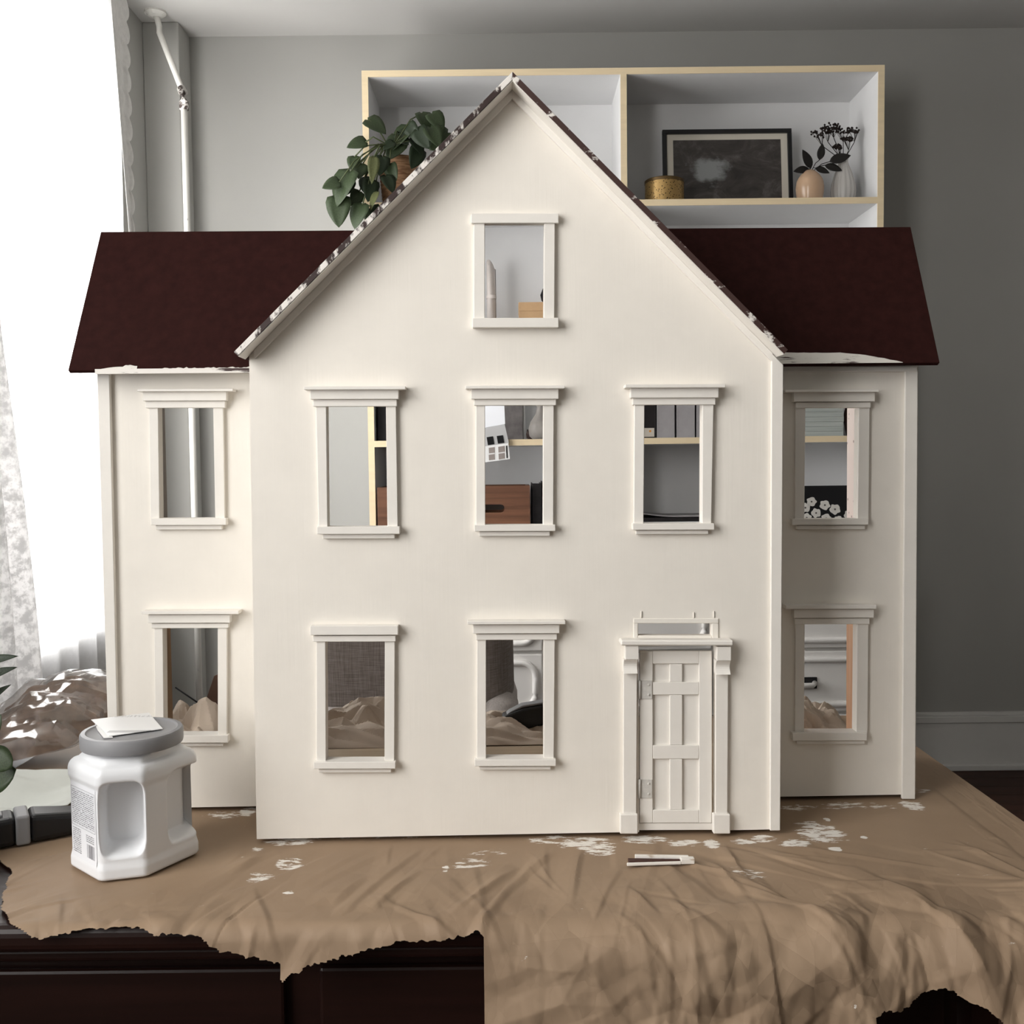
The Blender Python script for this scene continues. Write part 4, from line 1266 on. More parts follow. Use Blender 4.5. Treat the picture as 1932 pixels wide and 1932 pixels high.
# ---- thin stick and brown board behind the left wing
bd0 = unY(392, 1283, 0.44)
zb = bd0.z - TZ
o = MB().prism([Vector((-0.012, 0, 0)), Vector((0.03, 0, 0)), Vector((0.03, 0, zb + 0.008)), Vector((0.012, 0, zb))], [Vector((-0.012, 0.004, 0)), Vector((0.03, 0.004, 0)), Vector((0.03, 0.004, zb + 0.008)), Vector((0.012, 0.004, zb))]).build('brown_board', mat('brown_board', (0.09, 0.05, 0.035), 0.6, 0.2, 0.2, (40, 40, 40)), None, False, 0.0008)
o.location = (bd0.x - 0.010, 0.462, TZ + 0.001)
tag(o, 'dark brown board standing behind the paper heap of the bright wing', 'board')
s0, s1 = unY(331, 1297, 0.43), unY(372, 1325, 0.42)
o = MB().tube([s0 - s1, Vector((0, 0, 0)), (s1 - s0) * 0.9], 0.0011, 8).build('thin_stick', m_blackmat, None, True)
o.location = s1
tag(o, 'thin black stick poking out of the crumpled paper', 'stick')

# ================================================================== BOOKCASE ON THE CHEST OF DRAWERS
BY = 2.22            # front plane
BD = 0.27            # depth
bx0 = unY(685, 300, BY).x; bx1 = unY(1668, 300, BY).x
bzt = unY(966, 130, BY).z
def shz(py): return unY(966, py, BY).z
PT = unY(966, 380, BY).z - unY(966, 392, BY).z   # panel thickness
SH = [shz(379), shz(604.5), shz(829), shz(1062)]  # tops of the shelves (last one is the bottom)
CHZ = SH[3] - PT
bk = thing('bookcase', 'wide birch edged white bookcase on the white chest behind the dollhouse', 'bookcase', (0, 0, 0))
def panel(name, x0, x1, z0, z1):
    p = box(name, x0, x1, BY + 0.003, BY + BD, z0, z1, m_shelfwhite, bk)
    box('birch_edge', x0, x1, BY, BY + 0.003, z0, z1, m_birch, p)
panel('side_panel', bx0, bx0 + PT, CHZ, bzt - PT)
panel('side_panel', bx1 - PT, bx1, CHZ, bzt - PT)
panel('top_panel', bx0, bx1, bzt - PT, bzt)
dv = unY(1171, 250, BY).x
panel('divider', dv, dv + PT, SH[3], bzt - PT)
for i, z in enumerate(SH):
    if i == 3:
        panel('bottom_panel', bx0 + PT, bx1 - PT, z - PT, z)
    else:
        panel('shelf', bx0 + PT, dv, z - PT, z)
        panel('shelf', dv + PT, bx1 - PT, z - PT, z)
box('back_panel', bx0 + 0.002, bx1 - 0.002, BY + BD, BY + BD + 0.006, CHZ, bzt - 0.002, m_shelfwhite, bk)

# ---- colour card hanging from a shelf
CYD = BY - 0.012
root = thing('paint_swatch_card', 'folded white card with grey colour squares hanging from a bookcase shelf', 'card', unY(930, 604, CYD))
R0 = unY(930, 604, CYD)
def cardquad(name, pts, off, t, m, par):
    fr = [unY(x, y, CYD - off) - R0 for x, y in pts]
    return MB().prism(fr, [p + Vector((0, t, 0)) for p in fr]).build(name, m, par)
def lerp2(A, B, t): return (A[0] + (B[0] - A[0]) * t, A[1] + (B[1] - A[1]) * t)
m_swb = mat('swatch_white', (0.9, 0.92, 0.96), 0.5, 0.2)
cardquad('upper_leaf', [(880, 602), (944, 602), (953, 800), (887, 812)], 0, 0.0006, m_swb, root)
sw = cardquad('grey_leaf', [(887, 813), (952, 800), (960, 836), (887, 846)], 0.001, 0.0006, mat('swatch_silver', (0.5, 0.5, 0.5), 0.5, 0.2), root)
lf = cardquad('lower_leaf', [(887, 846), (959, 836), (962, 866), (887, 876)], 0.0015, 0.0006, m_paper, root)
m_sw1 = mat('swatch_taupe', (0.3, 0.26, 0.24), 0.6, 0.2)
for (pts, m, par) in (([(918, 825), (930, 823), (932.5, 838), (920.5, 840)], m_blackmat, sw), ([(937, 822.5), (949, 821), (951.5, 835.5), (939.5, 837)], m_blackmat, sw),
                      ([(922, 845), (933, 843.5), (933.5, 854), (922.5, 855.5)], m_sw1, lf), ([(940, 843), (952, 841), (952.5, 852), (940.5, 854)], m_sw1, lf),
                      ([(922, 858), (933, 856.5), (933.5, 867), (922.5, 868.5)], m_sw1, lf), ([(940.5, 856), (952, 854.5), (952.5, 865), (941, 867)], m_sw1, lf), ([(954.5, 841), (957, 840.6), (958, 864), (955.5, 864.5)], m_black, lf)):
    cardquad('swatch', pts, 0.0024, 0.0006, m, par)


# chest of drawers
CY = 2.13
cx0 = unY(700, 1200, CY).x; cx1 = unY(1672, 1200, CY).x
chest = thing('chest_of_drawers', 'white painted chest of drawers with rounded mouldings under the bookcase', 'chest', (0, 0, 0))
ctop = CHZ
MB().box(cx0 + 0.01, cx1 - 0.01, CY + 0.02, YB - 0.04, 0.08, ctop - 0.03).build('body', m_cab, chest)
MB().box(cx0 - 0.01, cx1 + 0.01, CY - 0.015, YB - 0.036, ctop - 0.03, ctop - 0.0005).build('top', m_cab, chest, False, 0.006)
MB().box(cx0 + 0.03, cx1 - 0.03, CY + 0.05, YB - 0.06, 0.0, 0.08).build('plinth', m_cab, chest)
def rrect(x0, x1, z0, z1, r, n=6):
    out = []
    for (cx, cz, a0) in ((x1 - r, z1 - r, 0), (x0 + r, z1 - r, 90), (x0 + r, z0 + r, 180), (x1 - r, z0 + r, 270)):
        for k in range(n + 1):
            a = math.radians(a0 + 90 * k / n)
            out.append((cx + r * math.cos(a), cz + r * math.sin(a)))
    return out
g0 = unY(995, 1232, CY).z; g1 = unY(1560, 1352, CY).z
ROWH = 0.201
cw = (cx1 - cx0 - 0.02) / 3
m_bk = mat('black_handle', (0.01, 0.01, 0.011), 0.4, 0.4)
proto = None
for row_ in range(-1, 3):
    for col_ in range(3):
        z1 = g0 - ROWH * (row_) - 0.004
        z0 = z1 - ROWH + 0.010
        if row_ == -1:
            z1 = min(z1, ctop - 0.034)
        x0 = cx0 + 0.01 + cw * col_ + 0.005; x1 = x0 + cw - 0.010
        if z0 < 0.07: continue
        d = MB().box(x0, x1, CY, CY + 0.02, z0, z1).build('drawer', m_cab, chest, False, 0.004)
        # raised lip top and bottom
        pts = rrect(x0 + 0.022, x1 - 0.022, z0 + 0.024, z1 - 0.026, 0.045)
        loop = [Vector((x, CY - 0.003, z)) for x, z in pts]
        loop.append(loop[0]); loop.append(loop[1])
        MB().tube(loop, 0.010, 8, False).build('moulding', m_cab, d, True)
        xc, zc = (x0 + x1) / 2, (z0 + z1) / 2
        if row_ < 0 : continue
        hx = unY(1541, 1288, CY).x
        hz = unY(1530, 1288, CY).z - ROWH * row_
        if col_ == 2:
            bp = box('handle_plate', hx - 0.12, hx, CY - 0.004, CY, hz - 0.018, hz + 0.018, m_bk, d, 0.001)
            MB().tube([(hx - 0.11, CY - 0.006, hz), (hx - 0.10, CY - 0.028, hz - 0.003), (hx - 0.02, CY - 0.028, hz - 0.003), (hx - 0.008, CY - 0.006, hz)], 0.0085, 10).build('pull', m_cab, bp, True)

# ------------------------------------------------------------------ things on the shelves
def X_(px, py, Y): return unY(px, py, Y).x
def Z_(px, py, Y): return unY(px, py, Y).z
# brass tin
Y0 = BY + 0.085
xa_, xb_ = X_(1217, 360, Y0), X_(1290, 360, Y0)
r_ = (xb_ - xa_) / 2
m_brass, nt, bs = new_mat('pierced_brass')
tc = N(nt, 'ShaderNodeTexCoord'); vo = N(nt, 'ShaderNodeTexVoronoi'); vo.inputs['Scale'].default_value = 150
nt.links.new(tc.outputs['Object'], vo.inputs['Vector'])
rp = ramp(nt, vo.outputs['Distance'], [(0.22, (0.03, 0.018, 0.008)), (0.32, (0.42, 0.27, 0.10))])
nt.links.new(rp.outputs[0], bs.inputs['Base Color'])
bs.inputs['Metallic'].default_value = 0.6; bs.inputs['Roughness'].default_value = 0.38
tin = thing('brass_tin', 'round pierced brass tin on the upper shelf beside the framed print', 'tin', ((xa_ + xb_) / 2, Y0, SH[0]))
th_ = Z_(1250, 341, Y0) - SH[0]
MB().lathe([(r_ * 0.98, 0.0003), (r_, 0.002), (r_, th_ * 0.9)], 48).build('body', m_brass, tin, True); smooth_by_angle(C.objects[-1])
MB().lathe([(r_ * 1.02, th_ * 0.86), (r_ * 1.02, th_ * 0.97), (r_ * 0.97, th_), (r_ * 0.3, th_)], 48).build('lid', mat('dark_brass', (0.12, 0.075, 0.03), 0.4, 0.4, 0.2, (40, 40, 40), metal=0.6), tin, True); smooth_by_angle(C.objects[-1])
# framed print, leaning
Y0 = BY + 0.165
fx0, fx1 = X_(1252, 300, Y0), X_(1497, 300, Y0)
fh = Z_(1374, 239, Y0) - SH[0]
fp_ = thing('framed_print', 'dark landscape print in a black frame with cream mat on the upper shelf', 'picture', ((fx0 + fx1) / 2, Y0, SH[0]))
fp_.rotation_euler = (math.radians(-6), 0, 0)
hw = (fx1 - fx0) / 2
fw = 0.0135
fz = 0.0012
for (a, b_, c, d_) in ((-hw, hw, fz, fz + fw), (-hw, hw, fz + fh - fw, fz + fh), (-hw, -hw + fw, fz + fw, fz + fh - fw), (hw - fw, hw, fz + fw, fz + fh - fw)):
    box('frame_bar', a, b_, -0.006, 0.010, c, d_, m_black, fp_, 0.001)
box('mat_board', -hw + fw, hw - fw, 0.003, 0.006, fz + fw, fz + fh - fw, mat('cream_mat', (0.62, 0.58, 0.5), 0.7, 0.1), fp_)
m_print, nt, bs = new_mat('landscape_print')
n1 = noise_tex(nt, (1, 1, 1), 7, 0.7, 'Generated', 4.0)
n1.inputs['Distortion'].default_value = 1.2
r1 = ramp(nt, n1.outputs[0], [(0.3, (0.022, 0.019, 0.018)), (0.52, (0.055, 0.048, 0.044)), (0.75, (0.13, 0.12, 0.115))])
tc = N(nt, 'ShaderNodeTexCoord'); mp = N(nt, 'ShaderNodeMapping')
mp.inputs['Location'].default_value = (-0.33, 0, -0.55); 
nt.links.new(tc.outputs['Generated'], mp.inputs[0])
ml = N(nt, 'ShaderNodeVectorMath', operation='MULTIPLY'); ml.inputs[1].default_value = (1.0, 0.0, 0.8)
nt.links.new(mp.outputs[0], ml.inputs[0])
ln = N(nt, 'ShaderNodeVectorMath', operation='LENGTH'); nt.links.new(ml.outputs[0], ln.inputs[0])
n2 = noise_tex(nt, (1, 1, 1), 4, 0.6, 'Generated', 7.0)
sb = N(nt, 'ShaderNodeMath', operation='MULTIPLY_ADD'); nt.links.new(n2.outputs[0], sb.inputs[0]); sb.inputs[1].default_value = 0.35
nt.links.new(ln.outputs['Value'], sb.inputs[2])
rb = ramp(nt, sb.outputs[0], [(0.26, 1.0), (0.36, 0.0)])
mx = N(nt, 'ShaderNodeMix', data_type='RGBA'); nt.links.new(rb.outputs[0], mx.inputs[0])
nt.links.new(r1.outputs[0], mx.inputs[6]); mx.inputs[7].default_value = (0.26, 0.27, 0.27, 1)
nt.links.new(mx.outputs[2], bs.inputs['Base Color']); bs.inputs['Roughness'].default_value = 0.35
mtw = 0.022
box('print', -hw + fw + mtw, hw - fw - mtw, 0.0022, 0.003, fz + fw - 0.004, fz + fh - fw - mtw * 0.9, m_print, fp_)
# tan vase with dark leaves
Y0 = BY + 0.10
vx = X_(1528, 350, Y0)
vh = Z_(1528, 322, Y0) - SH[0]; vr = (X_(1554, 350, Y0) - X_(1502, 350, Y0)) / 2
va = thing('tan_vase', 'round tan glazed vase holding dark leaves on the upper shelf', 'vase', (vx, Y0, SH[0]))
def prof_round(r, h, neck):
    out = [(r * 0.55, 0.0005)]
    for k in range(1, 15):
        t = k / 15
        out.append((r * (0.55 + 0.45 * math.sin(math.pi * min(1, t * 0.62 + 0.17)) ** 1.0) if t < 0.6 else r * (neck + (0.97 - neck) * math.cos((t - 0.6) / 0.4 * math.pi / 2) ** 0.8), h * t))
    out += [(r * neck * 1.15, h), (r * neck * 0.8, h), (r * neck * 0.7, h * 0.9)]
    return out
MB().lathe(prof_round(vr, vh, 0.28), 40).build('body', mat('tan_glaze', (0.56, 0.38, 0.25), 0.22, 0.5, 0.06, (20, 20, 6)), va, True)
me_d = leaf_mesh('dark_leaf', 1.0, 0.5, m_driedleaf, 0.85, 0.1, 0.12)
vb = Vector((0, 0, vh))
for (bx, by, tx, ty) in ((1530, 318, 1516, 281), (1546, 302, 1553, 270), (1527, 319, 1498, 322), (1538, 317, 1566, 325), (1556, 312, 1590, 320), (1565, 305, 1606, 291)):
    p0 = at_px(bx, by, Y0, va); p1 = at_px(tx, ty, Y0 - 0.012, va)
    put_leaf(me_d, p0, p1 - p0, (0.1, -1, 0.3), (p1 - p0).length, va)
    MB().tube([vb + Vector((0, 0, -0.01)), vb.lerp(p0, 0.6) + Vector((0, 0, 0.004)), p0], 0.0013, 6).build('twig', m_driedleaf, va, True)
# ribbed glass vase with dried umbels
vx = X_(1591, 340, Y0 + 0.02)
Yg = Y0 + 0.02
vh = Z_(1591, 300, Yg) - SH[0]; vr = (X_(1614, 350, Yg) - X_(1568, 350, Yg)) / 2
m_milk, nt, bs = new_mat('frosted_glass')
bs.inputs['Base Color'].default_value = (0.62, 0.6, 0.57, 1); bs.inputs['Roughness'].default_value = 0.25
bs.inputs['Transmission Weight'].default_value = 0.25
gv = thing('ribbed_vase', 'ribbed frosted glass vase with dried umbel flowers at the shelf end', 'vase', (vx, Yg, SH[0]))
pf = [(0.62, 0), (0.80, 0.06), (0.97, 0.22), (1.0, 0.32), (0.93, 0.48), (0.70, 0.68), (0.45, 0.85), (0.34, 0.96), (0.36, 1.0)]
b = MB()
n = 64
for (r, z) in pf:
    for j in range(n):
        q = 2 * math.pi * j / n
        k = r * vr * (1 + 0.035 * math.cos(q * 14))
        b.v.append((k * math.cos(q), k * math.sin(q), 0.0005 + z * vh))
for i in range(len(pf) - 1):
    for j in range(n):
        b.f.append((i * n + j, i * n + (j + 1) % n, (i + 1) * n + (j + 1) % n, (i + 1) * n + j))
b.f.append(tuple(range(n))); b.f.append(tuple((len(pf) - 1) * n + j for j in range(n)))
b.build('body', m_milk, gv, True)
m_umb = mat('dried_umbel', (0.022, 0.016, 0.014), 0.8, 0.1, 0.3, (90, 90, 90))
vb = Vector((0, 0, vh * 0.95))
rs2 = random.Random(3)
for (cx, cy, wx, wy) in ((1570, 238, 15, 7), (1548, 253, 18, 9), (1588, 246, 16, 7), (1609, 246, 12, 6), (1598, 262, 12, 5), (1581, 277, 10, 5), (1559, 246, 12, 6)):
    hb = at_px(cx + 3, cy + 22, Yg, gv)
    st = MB().tube([vb, vb.lerp(hb, 0.6), hb], 0.0012, 6).build('stem', m_driedleaf, gv, True)
    hm = MB()
    for k in range(30):
        a = rs2.uniform(-1, 1); c_ = rs2.uniform(-1, 1)
        q = at_px(cx + a * wx, cy + c_ * wy * (1 - a * a * 0.5), Yg + rs2.uniform(-0.02, 0.02), gv)
        s = 0.0042
        hm.add([q + Vector(v_) * s for v_ in ((1, 0, 0), (-1, 0, 0), (0, 1, 0), (0, -1, 0), (0, 0, 1), (0, 0, -1))],
               [(0, 2, 4), (2, 1, 4), (1, 3, 4), (3, 0, 4), (2, 0, 5), (1, 2, 5), (3, 1, 5), (0, 3, 5)])
        if k % 3 == 0:
            hm.tube([hb, q], 0.0006, 4, False)
    hm.build('umbel', m_umb, gv)
# trailing plant in basket
Y0 = BY + 0.06
m_basket, nt, bs = new_mat('wicker')
nzw = noise_tex(nt, (30, 30, 160), 4, 0.6)
rw = ramp(nt, nzw.outputs[0], [(0.35, (0.22, 0.10, 0.045)), (0.65, (0.5, 0.29, 0.15))])
nt.links.new(rw.outputs[0], bs.inputs['Base Color']); bump(nt, bs, nzw.outputs[0], 0.6, 0.003); bs.inputs['Roughness'].default_value = 0.7
bxc = X_(752, 350, Y0)
pl = thing('trailing_pothos', 'green trailing pothos in a wicker basket spilling from the upper shelf', 'plant', (bxc, Y0 + 0.02, SH[0]))
bh = Z_(752, 300, Y0) - SH[0]; br_ = (X_(790, 350, Y0) - X_(714, 350, Y0)) / 2
prof = []
for k in range(28):
    t = k / 27
    prof.append((br_ * (0.80 + 0.22 * t) + 0.0018 * (k % 2), 0.0005 + bh * t))
prof += [(br_ * 0.95, bh), (br_ * 0.9, bh * 0.9), (0.01, bh * 0.9)]
MB().lathe(prof, 40).build('basket', m_basket, pl, True)
meA = leaf_mesh('heart_leaf', 1.0, 0.82, m_leaf, 0.75, 0.18, 0.16, 9, 0.9)
meB = leaf_mesh('heart_leaf', 1.0, 0.78, m_leaf2, 0.75, 0.18, 0.16, 9, 0.9)
meC = leaf_mesh('heart_leaf', 1.0, 0.45, m_leafyel, 0.85, 0.2, 0.2, 9, 0.5)
LV = [(694, 226, 730, 248, 0), (772, 240, 735, 278, 0), (796, 214, 815, 250, 0), (815, 214, 838, 244, 0), (756, 262, 728, 300, 0), (788, 244, 808, 280, 1), (800, 250, 828, 268, 0), (845, 250, 812, 284, 0), (790, 280, 778, 318, 1),
      (690, 268, 652, 274, 0), (669, 296, 664, 323, 0), (684, 310, 676, 336, 0), (661, 324, 627, 386, 0), (640, 344, 606, 352, 0), (640, 372, 637, 428, 0), (660, 340, 656, 366, 1), (706, 296, 702, 345, 2), (722, 296, 716, 330, 1), (735, 312, 746, 340, 0),
      (728, 332, 744, 362, 1), (678, 362, 664, 390, 0), (684, 386, 664, 430, 0), (700, 340, 696, 380, 1), (712, 362, 694, 395, 2), (690, 335, 684, 362, 1), (770, 236, 790, 262, 1), (752, 250, 770, 272, 1), (812, 240, 832, 276, 0), (780, 262, 800, 290, 1), (742, 268, 722, 280, 1), (700, 395, 690, 420, 0), (716, 388, 704, 425, 1)]
lroot = Vector((0, 0, bh * 0.92))
rs3 = random.Random(12)
for i, (bx, by, tx, ty, k) in enumerate(LV):
    Yl = BY - 0.035 - 0.05 * rs3.random()
    if bx > 745 and by < 300: Yl += 0.03
    p0 = at_px(bx, by, Yl, pl); p1 = at_px(tx, ty, Yl - 0.02, pl)
    L = (p1 - p0).length
    put_leaf((meA, meB, meC)[k], p0, p1 - p0, (rs3.uniform(-0.8, 0.8), -1, rs3.uniform(-0.2, 0.9)), L * 0.95, pl)
    if i % 2 == 0 or bx < 700:
        m1 = lroot + Vector((min(0, p0.x) * 0.3, -0.115, 0.03)); 
        m2 = m1.lerp(p0, 0.6) + Vector((0, -0.01, 0.015))
        MB().tube([lroot, m1, m2, p0], 0.0022, 6).build('stem', m_stem, pl, True)

# --- second row, seen through the attic window
Y0 = BY + 0.20
x_ = X_(927, 560, Y0)
ro = thing('paper_roll', 'upright white paper roll seen through the attic window', 'paper roll', (x_, Y0, SH[1]))
rh = Z_(927, 508, Y0) - SH[1]
m_roll = mat('roll_paper', (0.72, 0.66, 0.62), 0.6, 0.2, 0.05, (20, 20, 20))
b = MB()
prof2 = []
n = 60
for i in range(n + 1):
    a = i / n * 4 * math.pi
    r = 0.016 - 0.004 * i / n
    prof2.append((r * math.cos(a), r * math.sin(a)))
top_ = [rh + 0.03 * max(0, math.cos(i / n * 4 * math.pi + 2.2)) for i in range(n + 1)]
for i, (x, y) in enumerate(prof2):
    b.v.append((x, y, 0.0008)); b.v.append((x, y, top_[i]))
for i in range(n):
    b.f.append((2 * i, 2 * i + 2, 2 * i + 3, 2 * i + 1))
o = b.build('rolled_sheet', m_roll, ro, True); o.modifiers.new('thickness', 'SOLIDIFY').thickness = 0.0006
MB().tube([(0, 0, rh * 0.5), (0, 0, rh * 0.5 + 0.012)], 0.0168, 24, False).build('paper_band', m_roll, ro, True)
Y0 = BY + 0.12
x0_, x1_ = X_(979, 585, Y0), X_(1075, 585, Y0)
zt_ = Z_(1000, 570, Y0)
tbx = thing('cardboard_box', 'small tan cardboard box seen through the attic window', 'box', ((x0_ + x1_) / 2, Y0 + 0.05, SH[1]))
hw2 = (x1_ - x0_) / 2
m_tan = mat('tan_card', (0.55, 0.36, 0.2), 0.6, 0.2, 0.06, (30, 30, 30))
box('body', -hw2, hw2, -0.05, 0.05, 0.0005, (zt_ - SH[1]) * 0.62, m_tan, tbx, 0.001)
box('lid', -hw2 - 0.001, hw2 + 0.001, -0.051, 0.051, (zt_ - SH[1]) * 0.62, zt_ - SH[1], m_tan, tbx, 0.001)
dvs = thing('dark_vase', 'small dark rounded vase on the tan cardboard box', 'vase', (X_(1034, 555, Y0 + 0.05), Y0 + 0.05, zt_ + 0.0003))
MB().lathe([(0.012, 0.0005), (0.022, 0.012), (0.026, 0.03), (0.018, 0.05), (0.010, 0.058), (0.008, 0.05)], 28).build('body', m_blackmat, dvs, True)
MB().lathe([(0.011, 0.058), (0.0125, 0.060), (0.0105, 0.062)], 28).build('rim', m_blackmat, dvs, True)
Y0 = BY + 0.03
mz = thing('magazine', 'white magazine lying flat at the shelf front below the attic window', 'magazine', (X_(1010, 598, Y0), Y0 + 0.04, SH[1]))
x0_ = X_(956, 598, Y0) - mz.location.x
for k in range(3):
    zz0 = 0.0005 + k * 0.0035
    box(['pages', 'pages', 'cover'][k], x0_ + 0.001 * k, -x0_, -0.038 + 0.001 * k, 0.09, zz0, zz0 + 0.0034, m_paper if k < 2 else m_swb, mz)
box('spine_title', x0_ + 0.016, x0_ + 0.045, -0.0385, -0.0379, 0.0015, 0.0065, m_blackmat, mz)

# --- third row, seen through the upper windows
def book(x0, x1, Y, dep, ht, m, label, cat='book', z=SH[2], group=None, name='book', pm=m_paper):
    bo = thing(name, label, cat, ((x0 + x1) / 2, Y + dep / 2, z), 0, group)
    hw = (x1 - x0) / 2; hd = dep / 2; t = min(0.003, hw * 0.2)
    c = MB().box(-hw, -hw + t, -hd, hd, 0.0004, ht).box(hw - t, hw, -hd, hd, 0.0004, ht).box(-hw + t, hw - t, -hd, -hd + t, 0.0004, ht)
    c.build('cover', m, bo, False, 0.0008)
    box('pages', -hw + t, hw - t, -hd + t, hd - 0.004, 0.002, ht - 0.004, pm, bo)
    return bo
m_bd = mat('binder_grey', (0.34, 0.325, 0.33), 0.6, 0.25, 0.06, (30, 30, 30))
m_bn = mat('dark_book', (0.015, 0.013, 0.014), 0.5, 0.3, 0.3, (25, 25, 25))
Y0 = BY + 0.035
BKH = 0.30
bl = book(X_(712, 800, Y0), X_(741, 800, Y0), Y0, 0.2, BKH, m_bn, 'black binder at the left end of the shelf behind the upper left facade window', 'binder', name='binder')
book(X_(743, 800, Y0), X_(772, 800, Y0), Y0, 0.2, BKH, m_bn, 'second black binder, right of the end binder, mostly hidden by the facade', 'binder', name='binder')
# grey print leaning and pear vase behind the middle window
Y0 = BY + 0.17
gp = thing('grey_print', 'dark grey print leaning on the shelf behind the upper middle window', 'picture', (X_(955, 800, Y0), Y0, SH[2]))
gp.rotation_euler = (math.radians(-7), 0, 0)
box('print', -0.06, 0.055, 0, 0.004, 0.0012, 0.2, mat('grey_print', (0.17, 0.155, 0.15), 0.6, 0.2, 0.3, (30, 30, 30)), gp)
box('border', -0.068, 0.064, 0.004, 0.008, 0.0012, 0.21, mat('grey_border', (0.34, 0.33, 0.32), 0.6, 0.2), gp)
Y0 = BY + 0.13
pv_ = thing('pear_vase', 'pale pear shaped vase on the shelf behind the upper middle window', 'vase', (X_(1020, 820, Y0), Y0, SH[2]))
r_ = X_(1032, 810, Y0) - X_(1010, 810, Y0)
MB().lathe([(r_ * .62, 0.0005), (r_ * .95, 0.012), (r_ * 1.05, 0.035), (r_ * .85, 0.06), (r_ * .42, 0.085), (r_ * .28, 0.105), (r_ * .36, 0.118), (r_ * .24, 0.116)], 36).build('body', mat('pale_stoneware', (0.42, 0.39, 0.36), 0.4, 0.4, 0.15, (20, 20, 20)), pv_, True)
MB().lathe([(r_ * .37, 0.116), (r_ * .40, 0.119), (r_ * .34, 0.122)], 36).build('rim', m_blackmat, pv_, True)
bp_ = thing('dark_bowl', 'small dark brown pot beside the pear shaped vase', 'pot', (X_(1002, 820, Y0), Y0 + 0.03, SH[2]))
MB().lathe([(0.008, 0.0005), (0.014, 0.008), (0.016, 0.022), (0.012, 0.034), (0.010, 0.03)], 24).build('body', mat('brown_pot', (0.05, 0.03, 0.025), 0.5, 0.3), bp_, True)
MB().lathe([(0.0125, 0.032), (0.0135, 0.034), (0.0115, 0.036)], 24).build('rim', m_blackmat, bp_, True)
# binders behind the right facade window
Y0 = BY + 0.03
b0 = book(X_(1212, 800, Y0), X_(1237.5, 800, Y0), Y0, 0.2, 0.22, m_bn, 'dark book with white label and orange dot behind the upper right facade window')
lbx = (X_(1237.5, 800, Y0) - X_(1212, 800, Y0)) / 2
lb = box('spine_label', -lbx * 0.75, lbx * 0.75, -0.1012, -0.1002, 0.004, 0.032, mat('cream_label', (0.6, 0.55, 0.48), 0.6, 0.2), b0)
oo = MB().lathe([(0.0035, 0), (0.0035, 0.0006), (0.002, 0.0007)], 16).build('orange_dot', mat('orange', (0.7, 0.3, 0.06), 0.6, 0.2), lb)
oo.rotation_euler = (math.pi / 2, 0, 0); oo.location = (0.003, -0.1012, 0.022)
for i, (a, c, lab) in enumerate(((1239.5, 1273, 'left one of the grey binders behind the upper right facade window'), (1277, 1311, 'middle one of the grey binders behind the upper right facade window'), (1314.5, 1346, 'rightmost grey binder behind the upper right facade window, mostly hidden'))):
    book(X_(a, 800, Y0), X_(c, 800, Y0), Y0, 0.22, 0.25 + 0.004 * i, m_bd, lab, 'binder', name='binder', group='grey binders')
# paper ream and dark bowl behind the shaded wing
Y0 = BY + 0.05
m_ream, nt, bs = new_mat('ream_edges')
nzr = noise_tex(nt, (8, 8, 420), 3, 0.5)
rr_ = ramp(nt, nzr.outputs[0], [(0.3, (0.33, 0.36, 0.34)), (0.7, (0.47, 0.5, 0.47))])
nt.links.new(rr_.outputs[0], bs.inputs['Base Color'])
x0_, x1_ = X_(1478, 800, Y0), X_(1592, 800, Y0)
rm = thing('paper_stack', 'tall stack of greenish grey paper behind the shaded wing window', 'paper', ((x0_ + x1_) / 2, Y0 + 0.08, SH[2]))
rz = 0.0005
for k in range(9):
    hh = 0.0155
    dx = random.uniform(-0.002, 0.002)
    hw = (x1_ - x0_) / 2
    box('paper_bundle', -hw + dx, hw + dx * 0.5, -0.08 + abs(dx), 0.08, rz, rz + hh - 0.0006, m_ream, rm)
    rz += hh
db = thing('dark_jar', 'dark brown rounded jar right of the paper stack', 'jar', (X_(1606, 800, BY + 0.07), BY + 0.07, SH[2]))
r_ = 0.024
MB().lathe([(r_ * .6, 0.0005), (r_ * .8, 0.02), (r_, 0.05), (r_ * .95, 0.075), (r_ * .7, 0.1), (r_ * .55, 0.11), (r_ * .5, 0.1)], 32).build('body', mat('brown_jar', (0.035, 0.016, 0.012), 0.4, 0.4), db, True)
MB().lathe([(r_ * .62, 0.11), (r_ * .64, 0.118), (r_ * .3, 0.122)], 32).build('lid', m_blackmat, db, True)

